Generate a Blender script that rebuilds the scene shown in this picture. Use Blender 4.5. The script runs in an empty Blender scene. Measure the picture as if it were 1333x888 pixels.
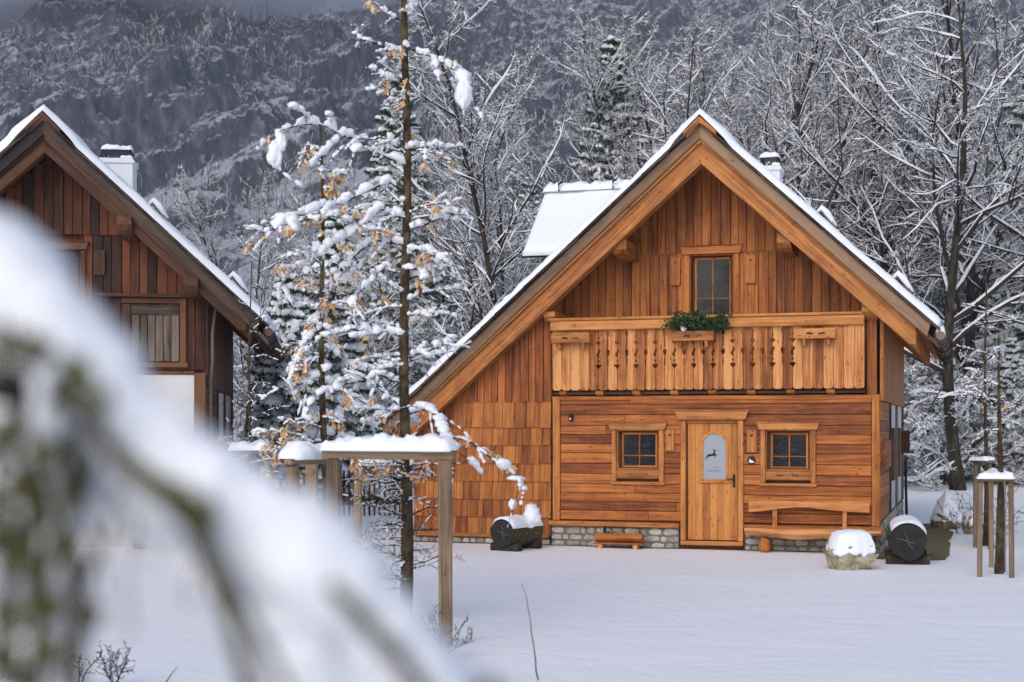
import bpy, math, random
import numpy as np
from mathutils import Vector, Matrix, noise
PI = math.pi
random.seed(7); RS = np.random.RandomState(11)
scene = bpy.context.scene
COL = scene.collection
# ------------------------------------------------------------------ camera numbers
FPX, CXP, HOR, CAMZ = 1900.0, 666.5, 555.0, 2.03
def at(px, py, Y):
    """point seen at photo pixel (px, py) when it stands Y metres away"""
    return ((px - CXP) / FPX * Y, Y, CAMZ - (py - HOR) / FPX * Y)

# ------------------------------------------------------------------ mesh builder
def _chamfer_topology():
    V = []; idx = {}
    for sx in (-1, 1):
        for sy in (-1, 1):
            for sz in (-1, 1):
                for a in range(3):
                    idx[(sx, sy, sz, a)] = len(V); V.append((sx, sy, sz, a))
    F = []
    S = (-1, 1)
    for a in range(3):
        for s in S:
            b, c = [(1, 2), (0, 2), (0, 1)][a]
            q = []
            for (p, r) in ((-1, -1), (1, -1), (1, 1), (-1, 1)):
                k = [0, 0, 0]; k[a] = s; k[b] = p; k[c] = r
                q.append(idx[(k[0], k[1], k[2], a)])
            F.append(q)
    for a in range(3):
        b, c = [(1, 2), (0, 2), (0, 1)][a]
        for p in S:
            for r in S:
                k0 = [0, 0, 0]; k1 = [0, 0, 0]
                k0[a] = -1; k1[a] = 1; k0[b] = k1[b] = p; k0[c] = k1[c] = r
                F.append([idx[(*k0, b)], idx[(*k1, b)], idx[(*k1, c)], idx[(*k0, c)]])
    T = []
    for sx in S:
        for sy in S:
            for sz in S:
                T.append([idx[(sx, sy, sz, 0)], idx[(sx, sy, sz, 1)], idx[(sx, sy, sz, 2)]])
    P = np.array([[v[j] * (1.0 if j == v[3] else .8) for j in range(3)] for v in V])
    def fix(f):
        p = P[f]; n = np.cross(p[1] - p[0], p[2] - p[0])
        return f if np.dot(n, p.mean(0)) > 0 else f[::-1]
    return V, [fix(f) for f in F], [fix(f) for f in T]
_CV, _CF, _CT = _chamfer_topology()
_CS = np.array([[v[0], v[1], v[2]] for v in _CV], float)
_CA = np.array([v[3] for v in _CV])
_CM = np.ones((24, 3)); _CM[np.arange(24), _CA] = 0     # 1 where the chamfer insets
_CFa, _CTa = np.array(_CF), np.array(_CT)

class MB:
    def __init__(s):
        s.V = []; s.F = []; s.G = []; s.R = []; s.n = 0; s.M = []
    def add(s, V, F, G=None, r=None, mi=0):
        V = np.asarray(V, float).reshape(-1, 3)
        fs = F if isinstance(F, list) and len(F) and isinstance(F[0], np.ndarray) else None
        if fs is None:
            by = {}
            if isinstance(F, np.ndarray): fs = [F]
            else:
                for f in F: by.setdefault(len(f), []).append(f)
                fs = [np.array(v) for v in by.values()]
        for f in fs:
            s.F.append(f + s.n); s.M.append(np.full(len(f), mi, np.int32))
        s.V.append(V); s.n += len(V)
        s.G.append(V.copy() if G is None else np.asarray(G, float).reshape(-1, 3))
        if r is None: r = random.random()
        s.R.append(np.full(len(V), float(r)) if np.isscalar(r) else np.asarray(r, float))
    def box(s, c, size, R=None, ch=.004, r=None, mi=0, taper=None):
        h = np.array(size, float) / 2; ch = min(ch, h.min() * .6)
        L = _CS * (h - ch * _CM)
        if taper is not None:      # (top scale x, top scale y)
            t = (L[:, 2] + h[2]) / (2 * h[2])
            L = L.copy(); L[:, 0] *= 1 + (taper[0] - 1) * t; L[:, 1] *= 1 + (taper[1] - 1) * t
        order = np.argsort(-h, kind='stable')
        G = L[:, order] + np.array([random.uniform(0, 40), random.uniform(0, 40), random.uniform(0, 40)])
        P = L if R is None else L @ np.array(R).T
        s.add(P + np.array(c, float), [_CFa, _CTa], G, r if r is not None else random.random(), mi)
    def span(s, x0, x1, y0, y1, z0, z1, **k):
        s.box(((x0 + x1) / 2, (y0 + y1) / 2, (z0 + z1) / 2), (abs(x1 - x0), abs(y1 - y0), abs(z1 - z0)), **k)
    def beam(s, p0, p1, w, h, up=(0, 0, 1), **k):
        p0 = np.array(p0, float); p1 = np.array(p1, float)
        d = p1 - p0; L = np.linalg.norm(d); d /= L
        side = np.cross(np.array(up, float), d); side /= np.linalg.norm(side)
        u = np.cross(d, side)
        s.box((p0 + p1) / 2, (L, w, h), R=np.stack([d, side, u], 1), **k)
    def poly(s, pts, d0, d1, axis=1, r=None, mi=0):
        """extrude an outline given in the two other axes from d0 to d1 along axis"""
        n = len(pts); A = []
        for d in (d0, d1):
            for p in pts:
                q = [p[0], p[1]]; q.insert(axis, d); A.append(q)
        F = [list(range(n)), list(range(2 * n - 1, n - 1, -1))]
        for i in range(n):
            j = (i + 1) % n
            F.append([i, i + n, j + n, j])
        A = np.array(A, float)
        f0 = A[:n]; nn = sum((np.cross(f0[i] - f0[0], f0[(i + 1) % n] - f0[0]) for i in range(1, n - 1)), np.zeros(3))
        want = -1 if d1 > d0 else 1
        if nn[axis] * want < 0: F = [f[::-1] for f in F]
        q = np.array(pts, float); ed = np.roll(q, -1, 0) - q; e = ed[np.argmax(np.linalg.norm(ed, axis=1))]; el = np.linalg.norm(e); e = e / el
        al = q @ e; ac = q @ np.array([-e[1], e[0]]); dp = abs(d1 - d0)
        al = np.tile(al, 2); ac = np.tile(ac, 2); de = np.repeat([d0, d1], n)
        G = np.stack([al, ac, de], 1) if al.max() - al.min() > dp else np.stack([de, al, ac], 1)
        s.add(A, F, G + random.uniform(0, 40), random.random() if r is None else r, mi)
    def tubes(s, P, R, sides=4, r=None, cap=True, mi=0, squash=1.0, jit=0.0):
        """P (n,k,3) polylines, R (n,k) radii"""
        P = np.asarray(P, float); R = np.asarray(R, float)
        if P.ndim == 2: P = P[None]; R = R[None]
        n, k, _ = P.shape
        T = np.gradient(P, axis=1); T /= np.linalg.norm(T, axis=2, keepdims=True) + 1e-9
        m = T.mean(1, keepdims=True)
        ref = np.where(np.abs(m[..., 2:3]) < .8, np.array([0, 0, 1.]), np.array([1., 0, 0]))
        A = np.cross(T, ref); A /= np.linalg.norm(A, axis=2, keepdims=True) + 1e-9
        B = np.cross(A, T)
        th = np.arange(sides) / sides * 2 * PI + .4
        ring = P[:, :, None, :] + R[:, :, None, None] * (A[:, :, None, :] * np.cos(th)[None, None, :, None] + B[:, :, None, :] * squash * np.sin(th)[None, None, :, None])
        if jit:
            jn_ = 1 + jit * (RS.rand(n, k, sides) - .5) * 2; jn_ = (jn_ + np.roll(jn_, 1, 2) * .5 + np.roll(jn_, 1, 1) * .4) / 1.9
            ring = P[:, :, None, :] + (ring - P[:, :, None, :]) * jn_[..., None]
        V = ring.reshape(-1, 3)
        base = (np.arange(n) * k * sides)[:, None, None]
        i = np.arange(k - 1)[None, :, None] * sides
        j = np.arange(sides)[None, None, :]; jn = (j + 1) % sides
        F = np.stack([base + i + j, base + i + jn, base + i + sides + jn, base + i + sides + j], -1).reshape(-1, 4)
        fs = [F]
        if cap:
            e0 = (np.arange(n) * k * sides)[:, None] + np.arange(sides)[None, ::-1]
            e1 = (np.arange(n) * k * sides + (k - 1) * sides)[:, None] + np.arange(sides)[None, :]
            fs += [e0, e1]
        ln = np.concatenate([np.zeros((n, 1)), np.cumsum(np.linalg.norm(np.diff(P, axis=1), axis=2), 1)], 1)
        G = np.zeros((n, k, sides, 3)); G[..., 0] = ln[:, :, None] + RS.rand(n)[:, None, None] * 30
        G[..., 1] = R[:, :, None] * np.cos(th); G[..., 2] = R[:, :, None] * np.sin(th)
        rr = np.repeat(RS.rand(n) if r is None else np.full(n, r), k * sides)
        s.add(V, fs, G, rr, mi)
    def grid(s, P, G=None, r=0.5, flip=False, mi=0):
        P = np.asarray(P, float); a, b, _ = P.shape
        I = np.arange(a * b).reshape(a, b)
        F = np.stack([I[:-1, :-1], I[1:, :-1], I[1:, 1:], I[:-1, 1:]], -1).reshape(-1, 4)
        if flip: F = F[:, ::-1]
        s.add(P.reshape(-1, 3), [F], G, r, mi)
    def build(s, name, mat, parent=None, smooth=False, weld=False):
        me = bpy.data.meshes.new(name)
        V = np.concatenate(s.V); me.vertices.add(len(V)); me.vertices.foreach_set('co', V.astype(np.float32).ravel())
        tot = np.concatenate([np.full(len(f), f.shape[1], np.int32) for f in s.F])
        li = np.concatenate([f.ravel() for f in s.F]).astype(np.int32)
        me.loops.add(len(li)); me.loops.foreach_set('vertex_index', li)
        me.polygons.add(len(tot))
        st = np.concatenate([[0], np.cumsum(tot)[:-1]]).astype(np.int32)
        me.polygons.foreach_set('loop_start', st)
        me.polygons.foreach_set('material_index', np.concatenate(s.M))
        me.polygons.foreach_set('use_smooth', np.full(len(tot), bool(smooth)))
        me.update(calc_edges=True)
        a = me.attributes.new('g', 'FLOAT_VECTOR', 'POINT'); a.data.foreach_set('vector', np.concatenate(s.G).astype(np.float32).ravel())
        a = me.attributes.new('rnd', 'FLOAT', 'POINT'); a.data.foreach_set('value', np.concatenate(s.R).astype(np.float32))
        for m in (mat if isinstance(mat, (list, tuple)) else [mat]): me.materials.append(m)
        o = bpy.data.objects.new(name, me); COL.objects.link(o)
        if parent is not None: o.parent = parent
        return o

def tag(o, label=None, cat=None, group=None, kind=None):
    if label: o['label'] = label
    if cat: o['category'] = cat
    if group: o['group'] = group
    if kind: o['kind'] = kind
    return o
def empty(name, loc=(0, 0, 0), rz=0.0, label=None, cat=None, group=None):
    o = bpy.data.objects.new(name, None); COL.objects.link(o)
    o.location = loc; o.rotation_euler = (0, 0, rz); o.empty_display_size = .2
    return tag(o, label, cat, group)
def copy_tree(o, parent=None):
    c = o.copy(); COL.objects.link(c); c.parent = parent
    for ch in list(o.children): copy_tree(ch, c)
    return c

# ------------------------------------------------------------------ noise on arrays
def _hash(ix, iy, seed):
    h = (ix.astype(np.int64) * 374761393 + iy.astype(np.int64) * 668265263 + seed * 144665) & 0x7fffffff
    h = (h ^ (h >> 13)) * 1274126177 & 0x7fffffff
    return ((h ^ (h >> 16)) & 0xffff) / 65535.0
def vnoise(x, y, seed=0):
    ix = np.floor(x); iy = np.floor(y); fx = x - ix; fy = y - iy
    fx = fx * fx * fx * (fx * (fx * 6 - 15) + 10); fy = fy * fy * fy * (fy * (fy * 6 - 15) + 10)
    a = _hash(ix, iy, seed); b = _hash(ix + 1, iy, seed); c = _hash(ix, iy + 1, seed); d = _hash(ix + 1, iy + 1, seed)
    return (a + (b - a) * fx) * (1 - fy) + (c + (d - c) * fx) * fy
def fbm(x, y, seed=0, oct=5, ridged=False, gain=.5):
    x, y = np.broadcast_arrays(np.asarray(x, float), np.asarray(y, float)); t = np.zeros(x.shape); amp = 1.; tot = 0.
    for o in range(oct):
        n = vnoise(x * 2 ** o + o * 17.3, y * 2 ** o - o * 9.1, seed + o)
        if ridged: n = 1 - np.abs(2 * n - 1)
        t += n * amp; tot += amp; amp *= gain
    return t / tot

# ------------------------------------------------------------------ materials
def newmat(name):
    m = bpy.data.materials.new(name); m.use_nodes = True
    nt = m.node_tree; nt.nodes.clear()
    out = nt.nodes.new('ShaderNodeOutputMaterial'); b = nt.nodes.new('ShaderNodeBsdfPrincipled')
    nt.links.new(b.outputs[0], out.inputs[0])
    return m, nt, b
class NT:
    def __init__(s, nt): s.nt = nt
    def n(s, t, **k):
        x = s.nt.nodes.new('ShaderNode' + t)
        for a, v in k.items(): setattr(x, a, v)
        return x
    def link(s, a, b): s.nt.links.new(a, b)
    def math(s, op, a, b=None, clamp=False):
        m = s.nt.nodes.new('ShaderNodeMath'); m.operation = op; m.use_clamp = clamp
        for i, v in enumerate((a, b)):
            if v is None: continue
            if isinstance(v, (int, float)): m.inputs[i].default_value = v
            else: s.link(v, m.inputs[i])
        return m.outputs[0]
    def attr(s, name):
        a = s.nt.nodes.new('ShaderNodeAttribute'); a.attribute_name = name; return a
    def mapping(s, v, scale, loc=(0, 0, 0)):
        m = s.nt.nodes.new('ShaderNodeMapping'); m.inputs['Scale'].default_value = scale; m.inputs['Location'].default_value = loc
        s.link(v, m.inputs[0]); return m.outputs[0]
    def noise(s, v, scale, detail=4, rough=.55, dist=0.):
        n = s.nt.nodes.new('ShaderNodeTexNoise'); n.inputs['Scale'].default_value = scale
        n.inputs['Detail'].default_value = detail; n.inputs['Roughness'].default_value = rough; n.inputs['Distortion'].default_value = dist
        if v is not None: s.link(v, n.inputs['Vector'])
        return n.outputs[0]
    def ramp(s, v, stops, interp='LINEAR'):
        r = s.nt.nodes.new('ShaderNodeValToRGB'); cr = r.color_ramp; cr.interpolation = interp
        while len(cr.elements) > len(stops): cr.elements.remove(cr.elements[-1])
        while len(cr.elements) < len(stops): cr.elements.new(.5)
        for e, (p, c) in zip(cr.elements, stops):
            e.position = p; e.color = (c, c, c, 1) if isinstance(c, (int, float)) else (*c, 1)
        s.link(v, r.inputs[0]); return r.outputs[0]
    def mix(s, f, a, b, mode='MIX'):
        m = s.nt.nodes.new('ShaderNodeMix'); m.data_type = 'RGBA'; m.blend_type = mode
        for sock, v in ((m.inputs[0], f), (m.inputs[6], a), (m.inputs[7], b)):
            if isinstance(v, (int, float)): sock.default_value = v
            elif isinstance(v, tuple): sock.default_value = (*v, 1)
            else: s.link(v, sock)
        return m.outputs[2]
    def bump(s, h, strength, dist, bsdf, normal=None):
        b = s.nt.nodes.new('ShaderNodeBump'); b.inputs['Strength'].default_value = strength; b.inputs['Distance'].default_value = dist
        s.link(h, b.inputs['Height'])
        if normal is not None: s.link(normal, b.inputs['Normal'])
        s.link(b.outputs[0], bsdf.inputs['Normal']); return b.outputs[0]
    def coord(s, which='Object'):
        return s.nt.nodes.new('ShaderNodeTexCoord').outputs[which]

def wood(name, light, mid, dark, knots=.5, vary=.5, rough=.6, grain=1.0, stain=None):
    m, nt, b = newmat(name); N = NT(nt)
    g = N.attr('g').outputs['Vector']; rnd = N.attr('rnd').outputs['Fac']
    warp = N.noise(N.mapping(g, (1.2, 5, 5)), 1.0, 2)
    gv = N.n('VectorMath', operation='MULTIPLY_ADD')
    N.link(warp, gv.inputs[0]); gv.inputs[1].default_value = (0, .05, .05); N.link(g, gv.inputs[2])
    fine = N.noise(N.mapping(gv.outputs[0], (1.6 * grain, 60 * grain, 60 * grain)), 1.0, 4, .6)
    band = N.noise(N.mapping(gv.outputs[0], (.7, 14, 14)), 1.0, 3, .5, .6)
    blot = N.noise(g, 3.0, 3)
    tone = N.math('ADD', N.math('MULTIPLY', fine, .75), N.math('MULTIPLY', band, .75)); tone = N.math('SUBTRACT', tone, .25)
    tone = N.math('ADD', tone, N.math('MULTIPLY', N.math('SUBTRACT', rnd, .5), vary))
    tone = N.math('ADD', tone, N.math('MULTIPLY', N.math('SUBTRACT', blot, .5), .35))
    c = N.ramp(tone, [(.24, dark), (.5, mid), (.74, light)])
    # knots
    vo = nt.nodes.new('ShaderNodeTexVoronoi'); vo.inputs['Scale'].default_value = 1.0
    N.link(N.mapping(g, (5.5, 13, 13)), vo.inputs['Vector'])
    k = N.ramp(vo.outputs['Distance'], [(.08, 1.), (.20, 0.)])
    sep = nt.nodes.new('ShaderNodeSeparateColor'); N.link(vo.outputs['Color'], sep.inputs[0])
    pick = N.math('LESS_THAN', sep.outputs[0], knots)
    kf = N.math('MULTIPLY', k, pick)
    c = N.mix(N.math('MULTIPLY', kf, .8), c, tuple(x * .35 for x in dark))
    if stain:
        sx = N.noise(N.coord(), 1.1, 4, .6, .5)
        c = N.mix(N.ramp(sx, [(.45, 0.), (.68, stain[1])]), c, stain[0])
    N.link(c, b.inputs['Base Color']); b.inputs['Roughness'].default_value = rough
    b.inputs['Specular IOR Level'].default_value = .3
    N.bump(N.math('SUBTRACT', fine, N.math('MULTIPLY', kf, .4)), .35, .004, b)
    return m
W_ORANGE = wood('larch_light', (.52, .205, .050), (.36, .120, .025), (.15, .042, .009), .5, .26)
W_RED = wood('larch_planks', (.50, .172, .036), (.29, .080, .015), (.10, .023, .005), .6, .27)
W_GABLE = wood('larch_gable', (.52, .185, .041), (.34, .105, .021), (.12, .031, .007), .6, .30)
W_BEAM = wood('beam_wood', (.60, .262, .075), (.42, .155, .037), (.18, .054, .012), .6, .26, .55)
W_DOOR = wood('door_wood', (.58, .245, .060), (.48, .185, .042), (.30, .095, .020), .85, .30, .5)
W_BALC = wood('balcony_wood', (.66, .31, .115), (.45, .160, .040), (.16, .044, .010), .6, .38, .6)
W_GREY = wood('weathered_wood', (.21, .165, .135), (.125, .094, .074), (.042, .030, .023), .3, .5, .8)
W_FASCIA = wood('fascia_wood', (.30, .19, .12), (.21, .125, .075), (.12, .066, .040), .2, .4, .7)
W_DARK = wood('dark_aged_wood', (.17, .050, .015), (.080, .022, .008), (.020, .007, .004), .4, .7, .6)
W_OLDF = wood('old_fascia', (.13, .095, .070), (.075, .055, .041), (.032, .024, .019), .3, .5, .8)
W_DARKBEAM = wood('dark_beam', (.16, .068, .030), (.088, .034, .015), (.036, .015, .008), .3, .5, .6)
W_POST = wood('stake_wood', (.30, .215, .140), (.20, .140, .090), (.085, .058, .038), .4, .4, .8)
W_SHAKE = wood('shake_edge', (.12, .085, .062), (.07, .048, .036), (.025, .018, .015), .2, .8, .85)
W_SHINGLE = wood('shingles', (.47, .175, .039), (.31, .097, .019), (.12, .032, .008), .4, .36, .65)

def snow_mat(name='snow', col=(.83, .85, .90), bump=.25, scale=9.0):
    m, nt, b = newmat(name); N = NT(nt)
    co = N.coord()
    n1 = N.noise(co, scale, 5, .6)
    c = N.mix(n1, tuple(x * .96 for x in col), col)
    N.link(c, b.inputs['Base Color']); b.inputs['Roughness'].default_value = .7
    b.inputs['Specular IOR Level'].default_value = .2
    N.bump(n1, bump, .03, b)
    return m
SNOW = snow_mat()
SNOW_TREE = snow_mat('branch_snow', (.84, .86, .90), .4, 25)

def ground_mat():
    m, nt, b = newmat('snow_field'); N = NT(nt)
    co = N.coord()
    big = N.noise(N.mapping(co, (.30, .6, 1)), 1.0, 4, .5)
    rip = N.noise(N.mapping(co, (1.2, 1.8, 1)), 1.0, 5, .65, .9)
    fine = N.noise(co, 26, 4, .6)
    c = N.mix(big, (.82, .825, .855), (.875, .875, .895))
    N.link(c, b.inputs['Base Color']); b.inputs['Roughness'].default_value = .65
    b.inputs['Specular IOR Level'].default_value = .25
    h = N.math('ADD', N.math('MULTIPLY', rip, .8), N.math('MULTIPLY', fine, .12))
    h = N.math('ADD', h, N.math('MULTIPLY', big, .9))
    N.bump(h, .40, .10, b)
    return m

def plain(name, col, rough=.6, metal=0, spec=.5, bumpsc=None, vary=.0, scale=8):
    m, nt, b = newmat(name); N = NT(nt)
    b.inputs['Base Color'].default_value = (*col, 1); b.inputs['Roughness'].default_value = rough
    b.inputs['Metallic'].default_value = metal; b.inputs['Specular IOR Level'].default_value = spec
    n = N.noise(N.coord(), scale, 5, .6)
    if vary: N.link(N.mix(n, tuple(x * (1 - vary) for x in col), tuple(min(1, x * (1 + vary)) for x in col)), b.inputs['Base Color'])
    if bumpsc: N.bump(n, bumpsc, .02, b)
    return m
PLASTER = plain('white_plaster', (.60, .60, .61), .85, bumpsc=.4, vary=.12, scale=3)
METAL = plain('black_iron', (.015, .015, .016), .45, .6)
ZINC = plain('gutter_metal', (.16, .12, .095), .5, .3, vary=.3)
CHIM = plain('chimney_render', (.74, .75, .78), .8, bumpsc=.2, vary=.05)
SOIL = plain('bare_soil', (.11, .075, .05), .9, bumpsc=.6, vary=.5, scale=20)

def glass_dark():
    m, nt, b = newmat('window_glass'); N = NT(nt)
    n = N.noise(N.mapping(N.coord(), (6, 6, 9)), 1.0, 5, .65, 1.2)
    c = N.ramp(n, [(.42, (.002, .003, .007)), (.60, (.008, .013, .028)), (.72, (.035, .045, .07))])  # blue-black mottling in the base colour stands for reflected woods
    N.link(c, b.inputs['Base Color']); b.inputs['Roughness'].default_value = .08
    b.inputs['Specular IOR Level'].default_value = .35
    return m
GLASS = glass_dark()
FROST = plain('frosted_glass', (.30, .33, .38), .3, vary=.06, scale=2)

def stone_mat(name, c0, c1, c2, scale=4, snowy=False, bump=.7):
    m, nt, b = newmat(name); N = NT(nt)
    co = N.coord(); rnd = N.attr('rnd').outputs['Fac']
    n = N.noise(co, scale, 8, .65); n2 = N.noise(co, scale * 5, 5, .7)
    t = N.math('ADD', N.math('MULTIPLY', n, .7), N.math('MULTIPLY', n2, .3))
    t = N.math('ADD', t, N.math('MULTIPLY', N.math('SUBTRACT', rnd, .5), .3))
    c = N.ramp(t, [(.32, c0), (.5, c1), (.68, c2)])
    N.link(c, b.inputs['Base Color']); b.inputs['Roughness'].default_value = .9
    N.bump(N.math('ADD', n, N.math('MULTIPLY', n2, .5)), bump, .04, b)
    return m
STONE = stone_mat('rubble_stone', (.20, .175, .14), (.42, .385, .33), (.60, .57, .50), 6)
MORTAR = stone_mat('mortar', (.08, .075, .07), (.14, .13, .12), (.2, .19, .18), 20)
BOULDER = stone_mat('boulder_rock', (.09, .075, .04), (.32, .27, .18), (.58, .52, .40), 4.5, bump=1.)

def bark_mat(name, c0, c1, c2, scale=14, stretch=.25, moss=None):
    m, nt, b = newmat(name); N = NT(nt)
    co = N.coord()
    n = N.noise(N.mapping(co, (1, 1, stretch)), scale, 6, .7)
    c = N.ramp(n, [(.35, c0), (.52, c1), (.7, c2)])
    if moss:
        n2 = N.noise(co, moss[1], 4, .6)
        c = N.mix(N.ramp(n2, [(.5, 0.), (.6, 1.)]), c, moss[0])
    N.link(c, b.inputs['Base Color']); b.inputs['Roughness'].default_value = .9
    b.inputs['Specular IOR Level'].default_value = .15
    N.bump(n, .8, .02, b)
    return m
BARK = bark_mat('grey_bark', (.018, .014, .011), (.042, .034, .026), (.10, .085, .066), 9)
BARK_TWIG = bark_mat('twig_bark', (.022, .016, .013), (.04, .030, .024), (.07, .055, .044), 9)
BARK_YOUNG = bark_mat('young_bark', (.018, .012, .008), (.055, .036, .022), (.12, .085, .052), 22, .3, ((.10, .085, .04), 6))
BARK_MOSS = bark_mat('mossy_bark', (.02, .016, .012), (.06, .045, .035), (.12, .09, .07), 60, 1, ((.13, .14, .03), 22))
NEEDLE = plain('spruce_needles', (.045, .080, .026), .7, vary=.6, scale=7, spec=.2)
def leaf_mat(name, c0, c1, c2):
    m, nt, b = newmat(name); N = NT(nt)
    rnd = N.attr('rnd').outputs['Fac']
    N.link(N.ramp(rnd, [(0., c0), (.5, c1), (1., c2)]), b.inputs['Base Color'])
    b.inputs['Roughness'].default_value = .6; b.inputs['Specular IOR Level'].default_value = .2
    return m
BARK_LIMB = bark_mat('limb_bark', (.03, .024, .018), (.075, .060, .048), (.15, .125, .10), 60, 1, ((.12, .12, .04), 14))
LEAF = leaf_mat('dry_leaf', (.50, .27, .11), (.70, .45, .23), (.84, .64, .42))
GREENERY = leaf_mat('evergreen_sprigs', (.015, .035, .012), (.035, .075, .025), (.07, .12, .045))
# ================================================================== snow sheets
def edge_steps(n, e=.12):
    """0..1 parameters, denser near both ends"""
    t = np.linspace(0, 1, n)
    return np.concatenate([[0, .004, .012, .025], t[(t > .03) & (t < .97)], [.975, .988, .996, 1]])
def snow_sheet(mb, base, thick, nrm, noise_amp=.25, seed=0, e=.10, freq=2.2, closed=True, sag=0.0):
    """base (a,b,3) grid, rounded slab of snow on it; nrm (a,b,3) direction the snow piles up"""
    base = np.asarray(base, float); a, b, _ = base.shape
    du = np.concatenate([np.zeros((1, b)), np.cumsum(np.linalg.norm(np.diff(base, axis=0), axis=2), 0)])
    dv = np.concatenate([np.zeros((a, 1)), np.cumsum(np.linalg.norm(np.diff(base, axis=1), axis=2), 1)], 1)
    eu = np.minimum(du, du[-1:] - du); ev = np.minimum(dv, dv[:, -1:] - dv)
    d = np.clip(np.minimum(eu, ev) / e, 0, 1)
    prof = np.sqrt(np.clip(1 - (1 - d) ** 2, 0, 1))
    x = base[..., 0] * 1.0 + base[..., 2] * .7; y = base[..., 1] - base[..., 2] * .4
    n = fbm(x * freq, y * freq, seed, 4)
    th = thick * (1 + noise_amp * (n - .5) * 2) * prof
    # round the edges outwards a little
    top = base + nrm * th[..., None]
    mb.grid(top, r=.5)
    mb.grid(base - nrm * .004, r=.5, flip=True)
def rail_snow(mb, p0, p1, w, h, seed=0, seg=24, lump=.45):
    """rounded heap of snow lying along a rail from p0 to p1"""
    p0 = np.array(p0, float); p1 = np.array(p1, float); L = np.linalg.norm(p1 - p0)
    n = max(8, int(L * seg)); m = 12
    t = np.linspace(0, 1, n); d = (p1 - p0) / L
    side = np.cross(d, [0, 0, 1]); side /= np.linalg.norm(side)
    th = np.linspace(0, PI, m)
    x = t * L
    hh = h * (1 + lump * (fbm(x * 5.5, x * 0 + seed * 3.3, seed, 3) - .5) * 2)
    ww = w / 2 * (1 + .25 * (fbm(x * 4 + 9, x * 0 + seed, seed + 5, 3) - .5) * 2)
    cap = np.clip(np.minimum(t, 1 - t) * L / (h * .8), 0, 1); cap = np.sqrt(1 - (1 - cap) ** 2)
    hh = hh * cap; ww = ww * (.6 + .4 * cap)
    P = p0 + d * x[:, None]
    cs = np.sign(np.cos(th)) * np.abs(np.cos(th)) ** .7; sn = np.sin(th) ** .8
    lum = .50 * h * (fbm(x[:, None] * 16 + 3, th[None, :] * 2.2 + seed, seed + 9, 3) - .5) * 2 * np.sin(th)[None]
    top = P[:, None, :] + side * (ww[:, None] * cs[None, :])[..., None] + np.array([0, 0, 1.]) * (hh[:, None] * sn[None] + lum * cap[:, None])[..., None]
    bot = P[:, None, :] + side * (ww[:, None] * cs[None, :])[..., None] - np.array([0, 0, .012])
    mb.grid(np.concatenate([top, bot[:, ::-1], top[:, :1]], 1), r=.5, flip=True)
def blob(mb, c, r3, seed=0, amp=.18, freq=2.0, sub=20, squareness=0.0, flat=None, mi=0):
    """noise-displaced ellipsoid"""
    a = np.linspace(0, PI, sub); b = np.linspace(0, 2 * PI, sub * 2 + 1)
    A, B = np.meshgrid(a, b, indexing='ij')
    D = np.stack([np.sin(A) * np.cos(B), np.sin(A) * np.sin(B), np.cos(A)], -1)
    if squareness:
        D2 = D / np.abs(D).max(-1, keepdims=True); Dn = D * (1 - squareness) + D2 * squareness
    else: Dn = D
    nz = np.array([[noise.fractal(Vector(D[i, j]) * freq + Vector((seed * 7.1, seed * 3.3, 0)), 1, 2, 4) for j in range(D.shape[1])] for i in range(D.shape[0])])
    nz[:, -1] = nz[:, 0]
    P = Dn * (1 + amp * nz[..., None]) * np.array(r3)
    if flat is not None: P[..., 2] = np.maximum(P[..., 2], flat)
    mb.grid(P + np.array(c), r=random.random(), flip=False, mi=mi)
    return P

def heart(cx, cz, w):
    pts = []
    for i in range(16):
        t = i / 16 * 2 * PI
        pts.append((cx + w / 2 * math.sin(t) ** 3, cz + w / 2 * (13 * math.cos(t) - 5 * math.cos(2 * t) - 2 * math.cos(3 * t) - math.cos(4 * t)) / 16))
    return pts

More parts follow.
